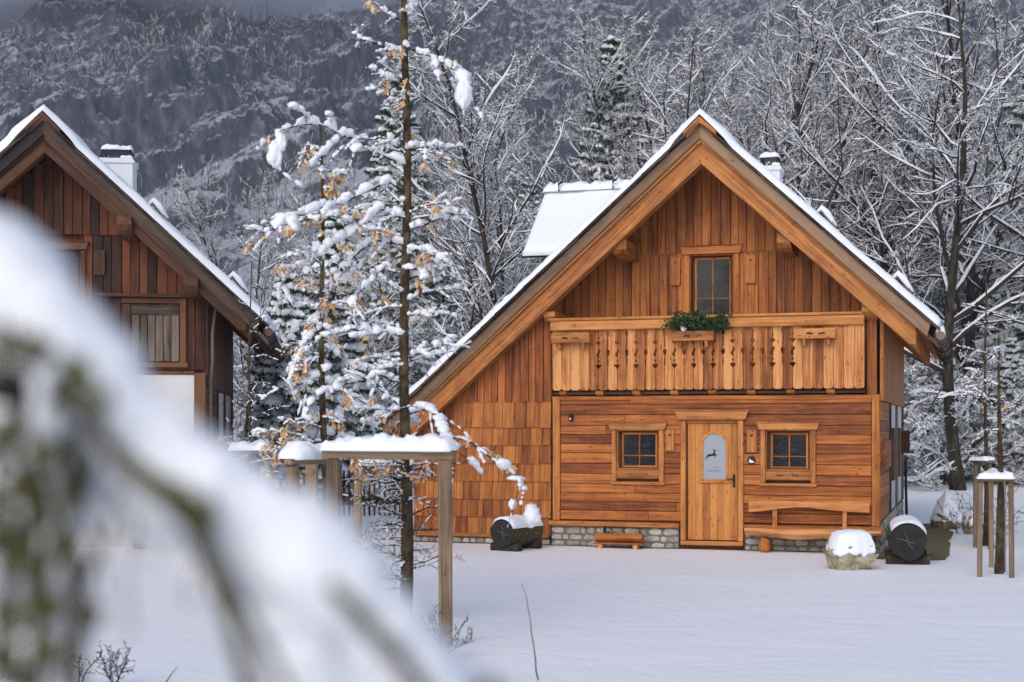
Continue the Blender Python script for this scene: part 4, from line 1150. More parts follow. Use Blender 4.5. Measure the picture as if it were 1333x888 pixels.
def spruce(name, H, seed, label, R0=2.2, cat='spruce', snow=.055, step=.30, droop=.55, group=None, dens=7, tuft=7, nsz=.11):
    R_ = np.random.RandomState(seed); t = empty(name, (0, 0, 0), 0, label, cat, group)
    m = MB(); kk = 12; z = np.linspace(-.1, H, kk); m.tubes(np.stack([.05 * np.sin(z * .6), .04 * np.cos(z * .5), z], -1), np.linspace(H * .016, .015, kk), 8); m.build('trunk', BARK, t, smooth=True)
    zs_ = np.arange(.5, H - .15, step * .9); Sx = []; Dx = []; Lx = []
    for z in zs_:
        f = 1 - z / H; L_ = R0 * f ** .8 + .12; nb_ = max(4, int(dens * (.6 + .6 * f))); a0 = R_.rand() * 6
        for q in range(nb_):
            a = a0 + q * 2 * PI / nb_ + R_.uniform(-.3, .3); Sx.append((0, 0, z + R_.uniform(-.1, .1))); Dx.append((math.cos(a), math.sin(a), .25 + .5 * (1 - f) ** 2)); Lx.append(L_ * R_.uniform(.7, 1.15))
    Sx, Dx, Lx = map(np.array, (Sx, Dx, Lx)); n = len(Sx); k = 8
    P = grow(Sx, Dx, Lx, k, .05, -droop * 1.6, R_); u = np.linspace(0, 1, k); P[..., 2] += (u ** 3 * .12 * Lx[:, None])
    Rb = taper(np.full(n, .022), .006, k)
    per = 12
    s, d, l, r, tt = spawn(P, Rb, per, .12, 1.0, (40, 62), lambda q: .42 * (1.1 - q), R_, flat=.85); l = np.clip(l, .10, .75)
    d[:, 2] -= .25; P2_ = grow(s, d, l, 5, .06, -.45, R_); Rt = taper(np.full(len(s), .018), .012, 5)
    g = MB(); g.tubes(P, Rb + .012, 4, cap=False); g.tubes(P2_, Rt, 3, cap=False)
    allP = np.concatenate([P2_.reshape(-1, 3), P[:, 2:].reshape(-1, 3)]); T2 = nrm(np.gradient(P2_, axis=1)).reshape(-1, 3); T1 = nrm(np.gradient(P, axis=1))[:, 2:].reshape(-1, 3); TT = np.concatenate([T2, T1])
    ii = np.repeat(np.arange(len(allP)), tuft); c_ = allP[ii] + R_.normal(0, .022, (len(ii), 3)); dd = nrm(TT[ii] * .9 + R_.normal(0, .6, (len(ii), 3)) + np.array([0, 0, -.45]))
    sd = nrm(np.cross(dd, R_.normal(0, 1, (len(ii), 3)))); ln = nsz * R_.uniform(.5, 1.2, len(ii))[:, None]
    V = np.stack([c_ - sd * .016, c_ + sd * .016, c_ + dd * ln], 1).reshape(-1, 3); b_ = np.arange(len(ii))[:, None] * 3
    g.add(V, [b_ + np.array([[0, 1, 2]])], None, np.repeat(R_.rand(len(ii)), 3)); g.build('foliage', NEEDLE, t)
    s_ = MB(); snow_on(s_, P, Rb + .02, snow * .9, 5, R_, 1.0, gap=.12, off=.35); snow_on(s_, P2_, Rt + .01, snow * .75, 4, R_, 1.0, gap=.2, off=.45)
    # lumps of snow spread on the boughs
    s_.build('snow', SNOW_TREE, t)
    return t

PROTO = []
def place(proto, x, y, rz, sc, label=None, first=[set()]):
    if proto.name not in first[0]: o = proto; first[0].add(proto.name)
    else: o = copy_tree(proto)
    o.location = (x, y, G0(x, y) - .05); o.rotation_euler = (0, 0, rz); o.scale = (sc, sc, sc)
    if label: o['label'] = label
    return o
def placepx(proto, px, Y, rz, sc, label=None): return place(proto, *P2(px, Y), rz, sc, label)

GA = 'bare snowy trees of the wood behind the houses'
tA = bare_tree('bare_tree', 17.5, 101, 'tall bare tree with upright snowy limbs rising behind the gable peak', n1=30, spread=.50, ang=(18, 42), up=.55, base=.16, group=GA)
tB = bare_tree('bare_tree', 15.5, 102, 'big bare tree with thick snow-lined limbs right of the house', n1=24, spread=.52, ang=(40, 75), up=.35, base=.18, tr=.0125, snow=.023, l3=7, l4=4, group=GA, lenmul=1.05, curve=.055)
tC = bare_tree('bare_tree', 15.0, 103, 'slender bare tree left of the dormer with snow on every twig', n1=38, spread=.36, ang=(35, 62), up=.45, base=.12, tr=.008, group=GA, snow=.022)
tD = bare_tree('bare_tree', 14.0, 104, 'thin bare tree', n1=26, spread=.30, ang=(30, 58), up=.4, base=.2, tr=.007, group=GA)
tE = bare_tree('snowy_thicket', 4.6, 105, 'tangled snow-covered bush', cat='bush', n1=40, stems=9, spread=.55, ang=(30, 75), up=.1, base=.08, l2=7, l3=5, l4=3, tr=.006, snow=.028, group='snow-laden bushes along the wood edge', curve=.16)
sA = spruce('spruce_tree', 15.5, 201, 'tall snowy spruce', 3.5, group='snowy spruces behind the houses', step=.40, dens=8, tuft=6, nsz=.15, snow=.10)
sB = spruce('spruce_tree', 8.0, 202, 'dark green spruce', 2.0, group='snowy spruces behind the houses', snow=.15, step=.30, tuft=9)
rr_ = np.random.RandomState(5)
placepx(tA, 948, 47, .4, 1.06)
placepx(tB, 1247, 41.5, 2.0, 1.0)
placepx(tC, 652, 44, .8, 1.12)
placepx(tD, 1140, 52, .3, 1.2, 'thin straight bare tree above the right roof slope')
placepx(tB, 1400, 43, 4.1, 1.05, 'bare tree reaching into the right edge of the photo')
placepx(tC, 1060, 50, 2.9, 1.18, 'slender bare tree just right of the chimney')
placepx(tC, 600, 52, 4.4, 1.0, 'slender bare tree behind the young larch top')
placepx(tA, 1165, 56, 2.2, 1.05, 'tall bare tree with upright limbs above the lower right roof')
placepx(tA, 835, 58, 3.9, .95, 'bare tree fanning out left of the gable peak')
placepx(tD, 318, 42, 1.0, .66, 'thin bare tree behind the gutter of the dark chalet')
placepx(tD, 375, 55, 2.0, .62, 'small bare tree between the dark chalet and the spruce')
placepx(tC, 440, 60, 1.4, .72, 'bare tree behind the young tree left of centre')
placepx(sA, 798, 55, .5, 1.04, 'tall snowy spruce standing above the dormer roof')
placepx(sA, 518, 47, 2.1, .84, 'tall snowy spruce directly behind the young larch trunk')
placepx(sA, 1085, 60, 4.0, .93, 'snowy spruce among bare trees right of the chimney')
placepx(sB, 374, 32.5, .2, .70, 'bushy green spruce with thick snow pads beside the dark chalet eave')
placepx(sB, 432, 38, 1.7, .95, 'snowy spruce behind the second young tree')
placepx(sB, 1222, 45, 3.0, .62, 'small green spruce under the bare limbs right of the house')
placepx(sB, 1318, 44, 5.0, .55, 'small snowy spruce behind the right stake frames')
placepx(sA, 690, 66, 1.1, .80, 'snowy spruce far behind the slender tree left of the dormer')
# rows of the wood behind
n_ = 0
kinds = [(tD, 'thin bare tree'), (tC, 'slender bare tree'), (tA, 'tall bare tree with upright limbs'), (sA, 'snowy spruce'), (tB, 'bare tree with spreading limbs')]
for row, (Yr, dx, hmul) in enumerate(((48, 2.5, .90), (54, 2.5, .96), (61, 2.6, 1.0), (70, 2.8, 1.04), (82, 3.2, 1.10), (96, 3.6, 1.15), (112, 4.2, 1.2))):
    x = -.40 * Yr
    while x < .42 * Yr:
        xx = x + rr_.uniform(-.9, .9); yy = Yr + rr_.uniform(-3.5, 3.5); px = CXP + xx / yy * FPX
        f = .60 if px < 470 else (.60 + (px - 470) / 250 * .25 if px < 560 else (.84 if px < 850 else 1.08))
        if 680 < px < 850: f *= .80
        if px < 300: x += dx * 1.4
        kk, kl = kinds[[0, 1, 2, 0, 1, 3, 4, 0, 0, 1][rr_.randint(10)]]
        where = 'behind the dark chalet' if px < 340 else ('between the two chalets' if px < 640 else ('behind the orange chalet roof' if px < 1180 else 'beyond the right stake frames'))
        o = place(kk, xx, yy, rr_.uniform(0, 6.28), f * hmul * rr_.uniform(.85, 1.12), '%s in the dense wood %s' % (kl, where))
        x += dx
# thickets at the wood's edge
for Yr, dx in ((43, 2.0), (46.5, 2.1), (52, 2.6), (60, 3.2)):
    x = -.36 * Yr
    while x < .42 * Yr:
        xx = x + rr_.uniform(-.6, .6); yy = Yr + rr_.uniform(-1, 1.2); px = CXP + xx / yy * FPX
        where = 'between the two chalets' if px < 640 else ('hidden mostly behind the orange chalet' if px < 1180 else 'behind the right stake frames')
        if px > 270 and not (700 < px < 1120 and Yr < 60): place(tE, xx, yy, rr_.uniform(0, 6.28), rr_.uniform(.75, 1.25), 'snow-laden bush at the wood edge ' + where)
        x += dx

# ================================================================== YOUNG TREES IN THE FRAMES
def young_tree(label, x, y, H, seed, br, r0=.062, r1=.022, lean=0., nrand=40, leafn=240, clump=.045, zlow=.35, side=.0, nlow=0):
    """br: [(list of (dx, dy, z) points, clump size)] chosen branches; the rest is random"""
    R_ = np.random.RandomState(seed); t = empty('young_tree', (x, y, G0(x, y)), 0, label, 'young tree')
    k = 22; z = np.linspace(-.1, H, k); T0 = np.stack([lean * (np.clip(z, 0, None) / H) ** 1.3 + .018 * np.sin(z * 1.7), .02 * np.cos(z * 1.3), z], -1)
    m = MB(); m.tubes(T0, np.linspace(r0, r1, k) * R_.uniform(.95, 1.06, k), 10); m.build('trunk', BARK_YOUNG, t, smooth=True)
    bm = MB(); sm = MB(); tips = []
    def clumps(P, Rad, amt, gap=.15, lump=1.0):
        n, kk, _ = P.shape
        # finely resampled so that the snow lumps follow the twig
        ks = kk * 4; xi = np.linspace(0, kk - 1, ks); i = np.minimum(xi.astype(int), kk - 2); f = (xi - i)[None, :, None]
        Q = P[:, i] * (1 - f) + P[:, i + 1] * f; T = nrm(np.gradient(Q, axis=1)); hz = np.sqrt(np.clip(1 - T[..., 2] ** 2, 0, 1))
        a = fbm(np.arange(ks)[None] * .40 + R_.rand(n, 1) * 99, np.zeros((n, ks)) + R_.rand(n, 1) * 50, seed, 2)
        w = np.clip((a - .37) / .22, 0, 1) * np.clip(hz * 1.5 - .1, .0, 1); w[:, 0] *= .3; w[:, -1] *= .35
        Rs = amt[:, None] * w * (.7 + .8 * a) * lump
        C = Q + np.array([0, 0, 1.]) * (Rs * .55)[..., None]
        for j in range(n):
            if Rs[j].max() > .008: sm.tubes(C[j][None], np.maximum(Rs[j], .0015)[None], 9, cap=True, squash=.62, jit=.5)
    for pts, cl in br:
        pts = np.array(pts, float); kk = 12; xi = np.linspace(0, len(pts) - 1, kk); i = np.minimum(xi.astype(int), len(pts) - 2); f = (xi - i)[:, None]
        P = (pts[i] * (1 - f) + pts[i + 1] * f)[None]; P[:, 1:] += R_.normal(0, .012, (1, kk - 1, 3)); Rb = taper(np.array([.014]), .004, kk)
        bm.tubes(P, Rb, 5); clumps(P, Rb, np.array([cl])); s, d, l, r, _ = spawn(P, Rb, 7, .15, 1, (30, 75), lambda q: .30 + 0 * q, R_)
        l = np.clip(l, .08, .45); d[:, 2] -= .25; Q = grow(s, d, l, 6, .12, -.5, R_); bm.tubes(Q, taper(np.full(len(s), .005), .0025, 6), 4); clumps(Q, None, R_.uniform(.3, .9, len(s)) * cl); tips.append(Q[:, 2:].reshape(-1, 3))
    if nrand:
        zz = np.concatenate([zlow + (H * .92 - zlow) * R_.rand(nrand), R_.uniform(.55, 1.75, nlow)]); nrand += nlow; fi = zz / H
        a = R_.rand(nrand) * 2 * PI; a = np.where(R_.rand(nrand) < side, PI + R_.normal(0, .7, nrand), a)
        S = np.stack([np.interp(zz, z, T0[:, 0]), np.interp(zz, z, T0[:, 1]), zz], -1); Dr = np.stack([np.cos(a), np.sin(a) * .8, R_.uniform(-.05, .45, nrand)], -1)
        Ln = R_.uniform(.35, 1.0, nrand) * np.clip(1.25 - fi * .8, .3, 1) * np.where(zz < 1.5, .75, 1.0)
        P = grow(S, Dr, Ln, 9, .12, -.35, R_); Rb = taper(np.full(nrand, .010), .003, 9); bm.tubes(P, Rb, 5)
        hi = np.clip((zz - 1.3) / .6, .38, 1); clumps(P, Rb, R_.uniform(.35, 1.05, nrand) * clump * hi)
        s, d, l, r, _ = spawn(P, Rb, 7, .15, 1, (30, 70), lambda q: .42 * (1.2 - q), R_); l = np.clip(l, .06, .4); Q = grow(s, d, l, 6, .16, -.25, R_); bm.tubes(Q, taper(np.full(len(s), .0045), .002, 6), 3)
        clumps(Q, None, R_.uniform(.2, .9, len(s)) * clump * .75 * np.repeat(hi, 7)); tips.append(Q[:, 2:].reshape(-1, 3))
        s, d, l, r, _ = spawn(Q, taper(np.full(len(s), .0045), .002, 6), 2, .2, 1, (30, 70), lambda q: .5 + 0 * q, R_); W = grow(s, d, np.clip(l, .05, .2), 4, .2, 0, R_); bm.tubes(W, np.full((len(s), 4), .002), 3)
    bm.build('branches', BARK_TWIG, t); sm.build('snow', SNOW_TREE, t, smooth=True)
    C = np.concatenate(tips); C = C[C[:, 2] > 1.5]
    lm = MB(); cc = C[R_.randint(0, len(C), leafn // 4)]; leaves(lm, cc, leafn, .080, .028, .5, .9); lm.build('dry_leaves', LEAF, t)
    return t
YX, YY = P2(528, 15.0)
def rel(pts, Y0=15.0, dy=0.0, x0=None):
    out = []
    for i, p in enumerate(pts):
        q = at(p[0], p[1], Y0 + dy * i / max(1, len(pts) - 1)); out.append((q[0] - (YX if x0 is None else x0), q[1] - YY, q[2]))
    return out
B1 = [
 (rel([(528, 215), (480, 190), (450, 178), (425, 163), (385, 160), (362, 172), (356, 215)], dy=-.5), .060),
 (rel([(528, 200), (505, 180), (470, 178), (462, 200)], dy=-.3), .050),
 (rel([(528, 195), (555, 190), (585, 192)], dy=.2), .055),
 (rel([(528, 250), (500, 235), (455, 262), (415, 272), (380, 280), (355, 300)], dy=-.6), .058),
 (rel([(528, 285), (495, 270), (460, 300), (430, 320), (410, 330)], dy=-.4), .060),
 (rel([(528, 320), (490, 310), (455, 340), (440, 370)], dy=.3), .058),
 (rel([(528, 355), (495, 350), (470, 380), (455, 400)], dy=-.2), .050),
 (rel([(528, 300), (560, 288), (590, 275), (618, 286)], dy=.3), .058),
 (rel([(528, 330), (555, 325), (585, 345)], dy=-.3), .048),
 (rel([(528, 365), (555, 350), (575, 352)], dy=.2), .045),
 (rel([(528, 60), (550, 68), (585, 85), (604, 105), (606, 145)], dy=-.2), .075),
 (rel([(528, 75), (500, 60), (470, 50), (462, 42)], dy=.1), .030),
 (rel([(528, 30), (533, 8), (535, -5)], dy=.05), .085),
 (rel([(528, 465), (560, 455), (590, 445)], dy=-.2), .050),
 (rel([(528, 440), (490, 430), (455, 428), (420, 440)], dy=-.4), .048),
 (rel([(528, 500), (495, 490), (450, 500), (415, 515)], dy=-.5), .050),
 (rel([(528, 540), (560, 530), (575, 560), (590, 590)], dy=-1.2), .055),
 (rel([(575, 560), (612, 578), (650, 598), (678, 628), (684, 640)], dy=-1.4), .020),
]
young_tree('tall young larch with snow clumps and dry orange leaves in the large front stake frame', YX, YY, 6.75, 31, B1, r0=.066, r1=.032, nrand=50, leafn=300, side=.45, clump=.040, nlow=34)
# snow clods hanging at the end of the long twig belong to the same tree
t = [o for o in bpy.data.objects if o.name == 'young_tree'][0]
for px, py, rx, rz_ in ((655, 603, .07, .05), (693, 670, .075, .11), (667, 656, .035, .05), (603, 122, .075, .13), (358, 200, .07, .13), (366, 185, .05, .09), (672, 622, .09, .022)):
    q = at(px, py, 13.9); tr = at(528, 555, 15.0)
    m = MB(); blob(m, (q[0] - YX, q[1] - YY, q[2]), (rx, rx * .8, rz_), px, .35, 1.8, 14); m.build('snow_clod', SNOW_TREE, t, smooth=True)
X2, Y2 = P2(424, 16.5)
_sv = (YX, YY); YX, YY = X2, Y2
B2 = [(rel([(425, 285), (395, 285), (350, 300), (312, 296)], 16.5, -.3), .035), (rel([(425, 330), (400, 345), (372, 355), (362, 390)], 16.5, .2), .06), (rel([(425, 420), (400, 440), (385, 470), (378, 500)], 16.5, -.2), .05),
      (rel([(425, 480), (400, 500), (395, 545)], 16.5, -.3), .055), (rel([(425, 360), (450, 350), (470, 365)], 16.5, .2), .045), (rel([(415, 195), (400, 190), (390, 215)], 16.5, 0.), .03)]
young_tree('second young tree with many dry orange leaves, left of the tall front one', X2, Y2, 5.5, 37, B2, r0=.055, r1=.012, lean=-.07, nrand=52, leafn=560, side=.35, clump=.034)
YX, YY = _sv
x_, y_ = P2(326, 20.2); young_tree('thin leafless sapling in the narrow frame beside the dark chalet', x_, y_, 4.3, 41, [], r0=.028, r1=.006, nrand=22, leafn=4, clump=.012, zlow=1.6)
x_, y_ = P2(1301, 20.0); young_tree('young tree trunk standing in the tall grey frame at the right edge', x_, y_, 3.4, 43, [], r0=.068, r1=.006, nrand=16, leafn=4, clump=.018, zlow=1.5)
x_, y_ = P2(1283, 24.8); young_tree('thin dark young tree in the rear right stake frame', x_, y_, 4.6, 47, [], r0=.045, r1=.010, nrand=20, leafn=4, clump=.018, zlow=.5)

# twigs poking out of the snow
def sprig(label, px, Y, h, seed, n=5, spread=.5, buds=True, cat='twig', group=None):
    R_ = np.random.RandomState(seed); x, y = P2(px, Y); t = empty('bare_sprig', (x, y, G0(x, y) - .03), 0, label, cat, group)
    S = R_.normal(0, .02, (n, 3)); S[:, 2] = 0; D_ = np.stack([R_.normal(0, spread, n), R_.normal(0, spread, n), np.ones(n)], -1)
    P = grow(S, D_, h * R_.uniform(.6, 1.1, n), 9, .10, .0, R_); m = MB(); m.tubes(P, taper(np.full(n, .0065), .0022, 9), 5)
    if n > 1:
        s, d, l, r, _ = spawn(P, taper(np.full(n, .006), .002, 9), 7, .25, 1, (30, 65), lambda q: .35 + 0 * q, R_); Q = grow(s, d, np.clip(l, .04, .3), 6, .15, .1, R_); m.tubes(Q, taper(np.full(len(s), .004), .002, 6), 4)
        s, d, l, r, _ = spawn(Q, taper(np.full(len(s), .004), .002, 6), 3, .3, 1, (35, 80), lambda q: .3 + 0 * q, R_); W = grow(s, d, np.clip(l, .015, .08), 3, .1, .2, R_); m.tubes(W, np.tile(np.array([.002, .0035, .002]), (len(s), 1)), 4)
    m.build('stems', BARK_TWIG, t)
    return t
sprig('brown budding sprig at the foot of the large front stake frame', 575, 12.9, .55, 3, 7, 1.0)
sprig('brown twiggy growth left of the foot of the front tree trunk', 505, 13.6, .5, 8, 6, .9)
o = sprig('single bent twig standing alone in the open snow', 700, 11.7, .78, 12, 1, .06)
sprig('bushy brown sprig at the bottom edge seen through the blurred branch', 150, 11.4, .42, 15, 6, .35)
sprig('lone thin twig at the bottom edge right of the bushy sprig', 215, 11.6, .30, 17, 1, .10)
sprig('thin forked grass stalk at the bottom left edge', 105, 11.5, .36, 19, 2, .25)
sprig('dark twiggy shrub beside the rear right stake frame', 1297, 24.3, 1.0, 23, 7, .35)
sprig('thin twigs on the snow bank left of the right stake frames', 1248, 27.5, .75, 29, 3, .45)

# ================================================================== MOUNTAIN
uv = np.concatenate([np.linspace(-.75, -.40, 40)[:-1], np.linspace(-.40, .40, 900), np.linspace(.40, .75, 40)[1:]]); yv = np.concatenate([np.linspace(190, 330, 60)[:-1], np.linspace(330, 820, 720), np.linspace(820, 1090, 60)[1:]]); nx, ny = len(uv), len(yv)
Uu, Yy = np.meshgrid(uv, yv, indexing='ij'); Xx = Uu * (Yy + 120)
base = np.clip((Yy - 200) / 760, 0, 1.5); Zb = 330 * base ** 1.12
q1 = fbm(Xx / 210 + 3, Yy / 190 + 1, 21, 5, True); q2 = fbm(Xx / 60, Yy / 45, 33, 5, True); q3 = fbm(Xx / 16, Yy / 16, 44, 4)
dd = (-Xx * .50 + Yy * .55); band = fbm(dd / 34 + 2 * fbm(Xx / 120, Yy / 120, 51, 3), Xx / 160, 61, 4, True)
amp = np.clip((Yy - 200) / 160, 0, 1)
Z = Zb + amp * (62 * (q1 - .5) + 26 * (q2 - .5) + 5.0 * (q3 - .5) + 44 * (band - .5))
# step the slope into cliff bands
for st_, wgt, tl, sd_ in ((50.0, .62, .95, 71), (17.0, .50, .75, 72)):
    ph = (Z + .55 * st_ * 2 * fbm(Xx / 95, Yy / 70, sd_, 4) - tl * Xx) / st_; fr_ = ph - np.floor(ph); sh = np.clip((fr_ - .62) / .38, 0, 1); sh = sh * sh * (3 - 2 * sh)
    Z = Z + amp * st_ * wgt * (sh - fr_ * .9) * np.clip(fbm(Xx / 150 + sd_, Yy / 110, 81 + sd_, 3) * 3.0 - .95, 0, 1)
Z = Z + amp * (5.0 * (fbm(Xx / 9 + 5, Yy / 9, 95, 4, True) - .5) + 3.2 * (fbm((-Xx * .5 + Yy * .55) / 3.2, (Xx + Yy) / 40, 97, 3, True) - .5))
Z = Z + amp * 1.6 * (fbm(Xx / 4.5, Yy / 4.5, 91, 3) - .5) - 6 * (1 - amp) 
m = MB(); m.grid(np.stack([Xx, Yy, Z], -1))
mm, nt, b = newmat('mountain_rock'); N = NT(nt); co = N.coord()
geo = nt.nodes.new('ShaderNodeNewGeometry'); sp = nt.nodes.new('ShaderNodeSeparateXYZ'); N.link(geo.outputs['Normal'], sp.inputs[0])
nA = N.noise(co, .045, 8, .62); nB = N.noise(N.mapping(co, (.35, .35, .09)), 1.0, 7, .75); nC = N.noise(co, .9, 5, .7)
rot = nt.nodes.new('ShaderNodeVectorRotate'); rot.rotation_type = 'Y_AXIS'; rot.inputs['Angle'].default_value = math.radians(24); N.link(co, rot.inputs['Vector'])
nD = N.noise(N.mapping(rot.outputs[0], (.035, .035, .42)), 1.0, 6, .7, .8)
rock = N.ramp(nB, [(.35, (.022, .026, .040)), (.50, (.075, .084, .115)), (.66, (.25, .265, .31))])
sn = N.math('ADD', N.math('SUBTRACT', N.math('MULTIPLY', sp.outputs[2], 3.0), 1.25), N.math('MULTIPLY', N.math('SUBTRACT', nB, .5), 1.4))
sn = N.math('ADD', sn, N.math('MULTIPLY', N.math('SUBTRACT', nA, .5), 2.4)); sn = N.math('ADD', sn, N.math('MULTIPLY', N.math('SUBTRACT', nC, .5), 2.2)); sn = N.math('ADD', sn, N.math('MULTIPLY', N.math('SUBTRACT', nD, .5), 2.6))
cov = N.ramp(sn, [(.98 / 2 * 1.0, 0.), (.62, 1.)])
sn2 = N.math('MULTIPLY', sn, .5); 
cov = N.ramp(sn2, [(.14, .05), (.32, .50), (.52, 1.)])
N.link(N.mix(cov, rock, (.66, .68, .74)), b.inputs['Base Color']); b.inputs['Roughness'].default_value = .95; b.inputs['Specular IOR Level'].default_value = .1
N.bump(N.math('ADD', N.math('ADD', nB, nC), nD), 1.0, 2.2, b)
mo = m.build('mountain', mm, smooth=False); tag(mo, kind='structure')
# far-off bare wood on the mountain: small twiggy trees
R_ = np.random.RandomState(9); nT = 15000
gi = R_.randint(4, nx - 4, nT * 4); gj = (R_.rand(nT * 4) ** .8 * (ny - 8)).astype(int) + 4
sl = np.hypot((Z[np.minimum(gi + 1, nx - 1), gj] - Z[gi - 1, gj]) / (Xx[np.minimum(gi + 1, nx - 1), gj] - Xx[gi - 1, gj]), (Z[gi, gj + 1] - Z[gi, gj - 1]) / (Yy[gi, gj + 1] - Yy[gi, gj - 1]))
dens_ = fbm(Xx[gi, gj] / 50, Yy[gi, gj] / 50, 77, 3)
ok = (sl < .95) & (dens_ > .44) & (np.abs(Uu[gi, gj]) < .5) & (Yy[gi, gj] > 230); gi = gi[ok][:nT]; gj = gj[ok][:nT]; nT = len(gi)
B = np.stack([Xx[gi, gj] + R_.uniform(-.6, .6, nT), Yy[gi, gj], Z[gi, gj] - .5], -1); Ht = R_.uniform(4.5, 10, nT)
P = np.stack([B, B + np.stack([R_.normal(0, .2, nT), 0 * Ht, Ht * .5], -1), B + np.stack([R_.normal(0, .4, nT), 0 * Ht, Ht], -1)], 1)
tm = MB(); tm.tubes(P, np.tile(np.array([.11, .08, .03]), (nT, 1)), 3, cap=False)
per = 6; S = np.repeat(B, per, 0); hh = np.repeat(Ht, per); S[:, 2] += hh * R_.uniform(.25, .95, nT * per); a = R_.rand(nT * per) * 2 * PI
D_ = np.stack([np.cos(a), np.sin(a), R_.uniform(1.0, 3.0, nT * per)], -1); Q = grow(S, D_, hh * .22, 3, .15, 0, R_)
sn_ = MB(); half = R_.rand(nT * per) < .5
tm.tubes(Q[~half], np.tile(np.array([.05, .04, .02]), ((~half).sum(), 1)), 3, cap=False); sn_.tubes(Q[half], np.tile(np.array([.03, .05, .03]), (half.sum(), 1)), 3, cap=False)
o = tm.build('mountain_wood', plain('far_bark', (.035, .036, .042), .9)); tag(o, kind='stuff')
sn_.build('snow', SNOW_TREE, o)

# ================================================================== BLURRED SNOWY BRANCH CLOSE TO THE CAMERA
FB = empty('snowy_branch', at(0, 700, 1.1), 0, 'large blurred arching branch with moss and thick snow, close in front at left', 'branch')
o0 = np.array(FB.location)
def path(pts, Y, k=26):
    pts = np.array(pts, float); xi = np.linspace(0, len(pts) - 1, k); i = np.minimum(xi.astype(int), len(pts) - 2); f = (xi - i)[:, None]
    p = pts[i] * (1 - f) + pts[i + 1] * f
    for _ in range(3): p[1:-1] = (p[:-2] + 2 * p[1:-1] + p[2:]) / 4
    Yv = np.broadcast_to(np.asarray(Y, float), (k,)) if np.ndim(Y) == 0 else np.interp(np.linspace(0, 1, k), np.linspace(0, 1, len(Y)), Y)
    return np.stack([(p[:, 0] - CXP) / FPX * Yv, Yv, CAMZ - (p[:, 1] - HOR) / FPX * Yv], -1) - o0
PXM = 1.1 / FPX      # metres per photo pixel at the branch
wood_, snow_, moss_ = MB(), MB(), MB()
Rf = np.random.RandomState(77)
def lumpy(mb, P, r, sides=14, amp=.25, seed=0, squash=1.0):
    k = len(P); ks = k * 2; xi = np.linspace(0, k - 1, ks); i = np.minimum(xi.astype(int), k - 2); f = (xi - i)[:, None]; Q = P[i] * (1 - f) + P[i + 1] * f
    rr = np.interp(np.linspace(0, 1, ks), np.linspace(0, 1, len(r)), r) if np.ndim(r) else np.full(ks, float(r))
    rr = rr * (1 + amp * (fbm(np.arange(ks) * .35 + seed, np.zeros(ks) + seed * 3.1, seed, 3) - .5) * 2); mb.tubes(Q[None], rr[None], sides, squash=squash, jit=.28)
# upper arch: thick snow, with the mossy limb just below it
main = [(-220, 275), (-100, 320), (-15, 348), (42, 384), (84, 448), (145, 540), (220, 616), (300, 662), (373, 708), (435, 760), (490, 818), (545, 888), (600, 970)]
lumpy(snow_, path(main, [1.2, 1.12, 1.1, 1.1, 1.15]), np.array([85, 78, 70, 62, 66, 70, 66, 62, 60]) * PXM, 18, .16, 3)
off = lambda pts, dx, dy: [(p[0] + dx, p[1] + dy) for p in pts]
lumpy(snow_, path(off(main, -45, 75), [1.22, 1.15, 1.14, 1.14, 1.2]), np.array([60, 48, 28, 20, 34, 58, 60, 58]) * PXM, 16, .3, 5)
lumpy(wood_, path([(-60, 470), (20, 480), (80, 520), (130, 560), (165, 615), (225, 640), (262, 700), (300, 800), (330, 930)], [1.10, 1.06, 1.04, 1.06]), np.array([7, 8, 8, 10, 15, 15, 11, 10]) * PXM, 10, .3, 7)
lumpy(wood_, path([(165, 600), (225, 660), (300, 760), (380, 905)], [1.05, 1.02]), np.array([6, 7, 6]) * PXM, 10, .3, 8)
lumpy(wood_, path([(430, 760), (475, 810), (540, 880), (600, 960)], [1.02, 1.04]), np.array([8, 11, 9]) * PXM, 10, .3, 9)
lumpy(snow_, path([(250, 650), (310, 730), (370, 830), (420, 960)], [1.12, 1.10]), np.array([34, 44, 62, 70]) * PXM, 14, .2, 11)
lumpy(snow_, path([(390, 780), (450, 860), (520, 960)], [1.14, 1.12]), np.array([50, 62, 66]) * PXM, 14, .2, 12)
lumpy(snow_, path([(330, 800), (360, 900), (380, 980)], [1.18, 1.15]), np.array([30, 46, 50]) * PXM, 14, .2, 13)
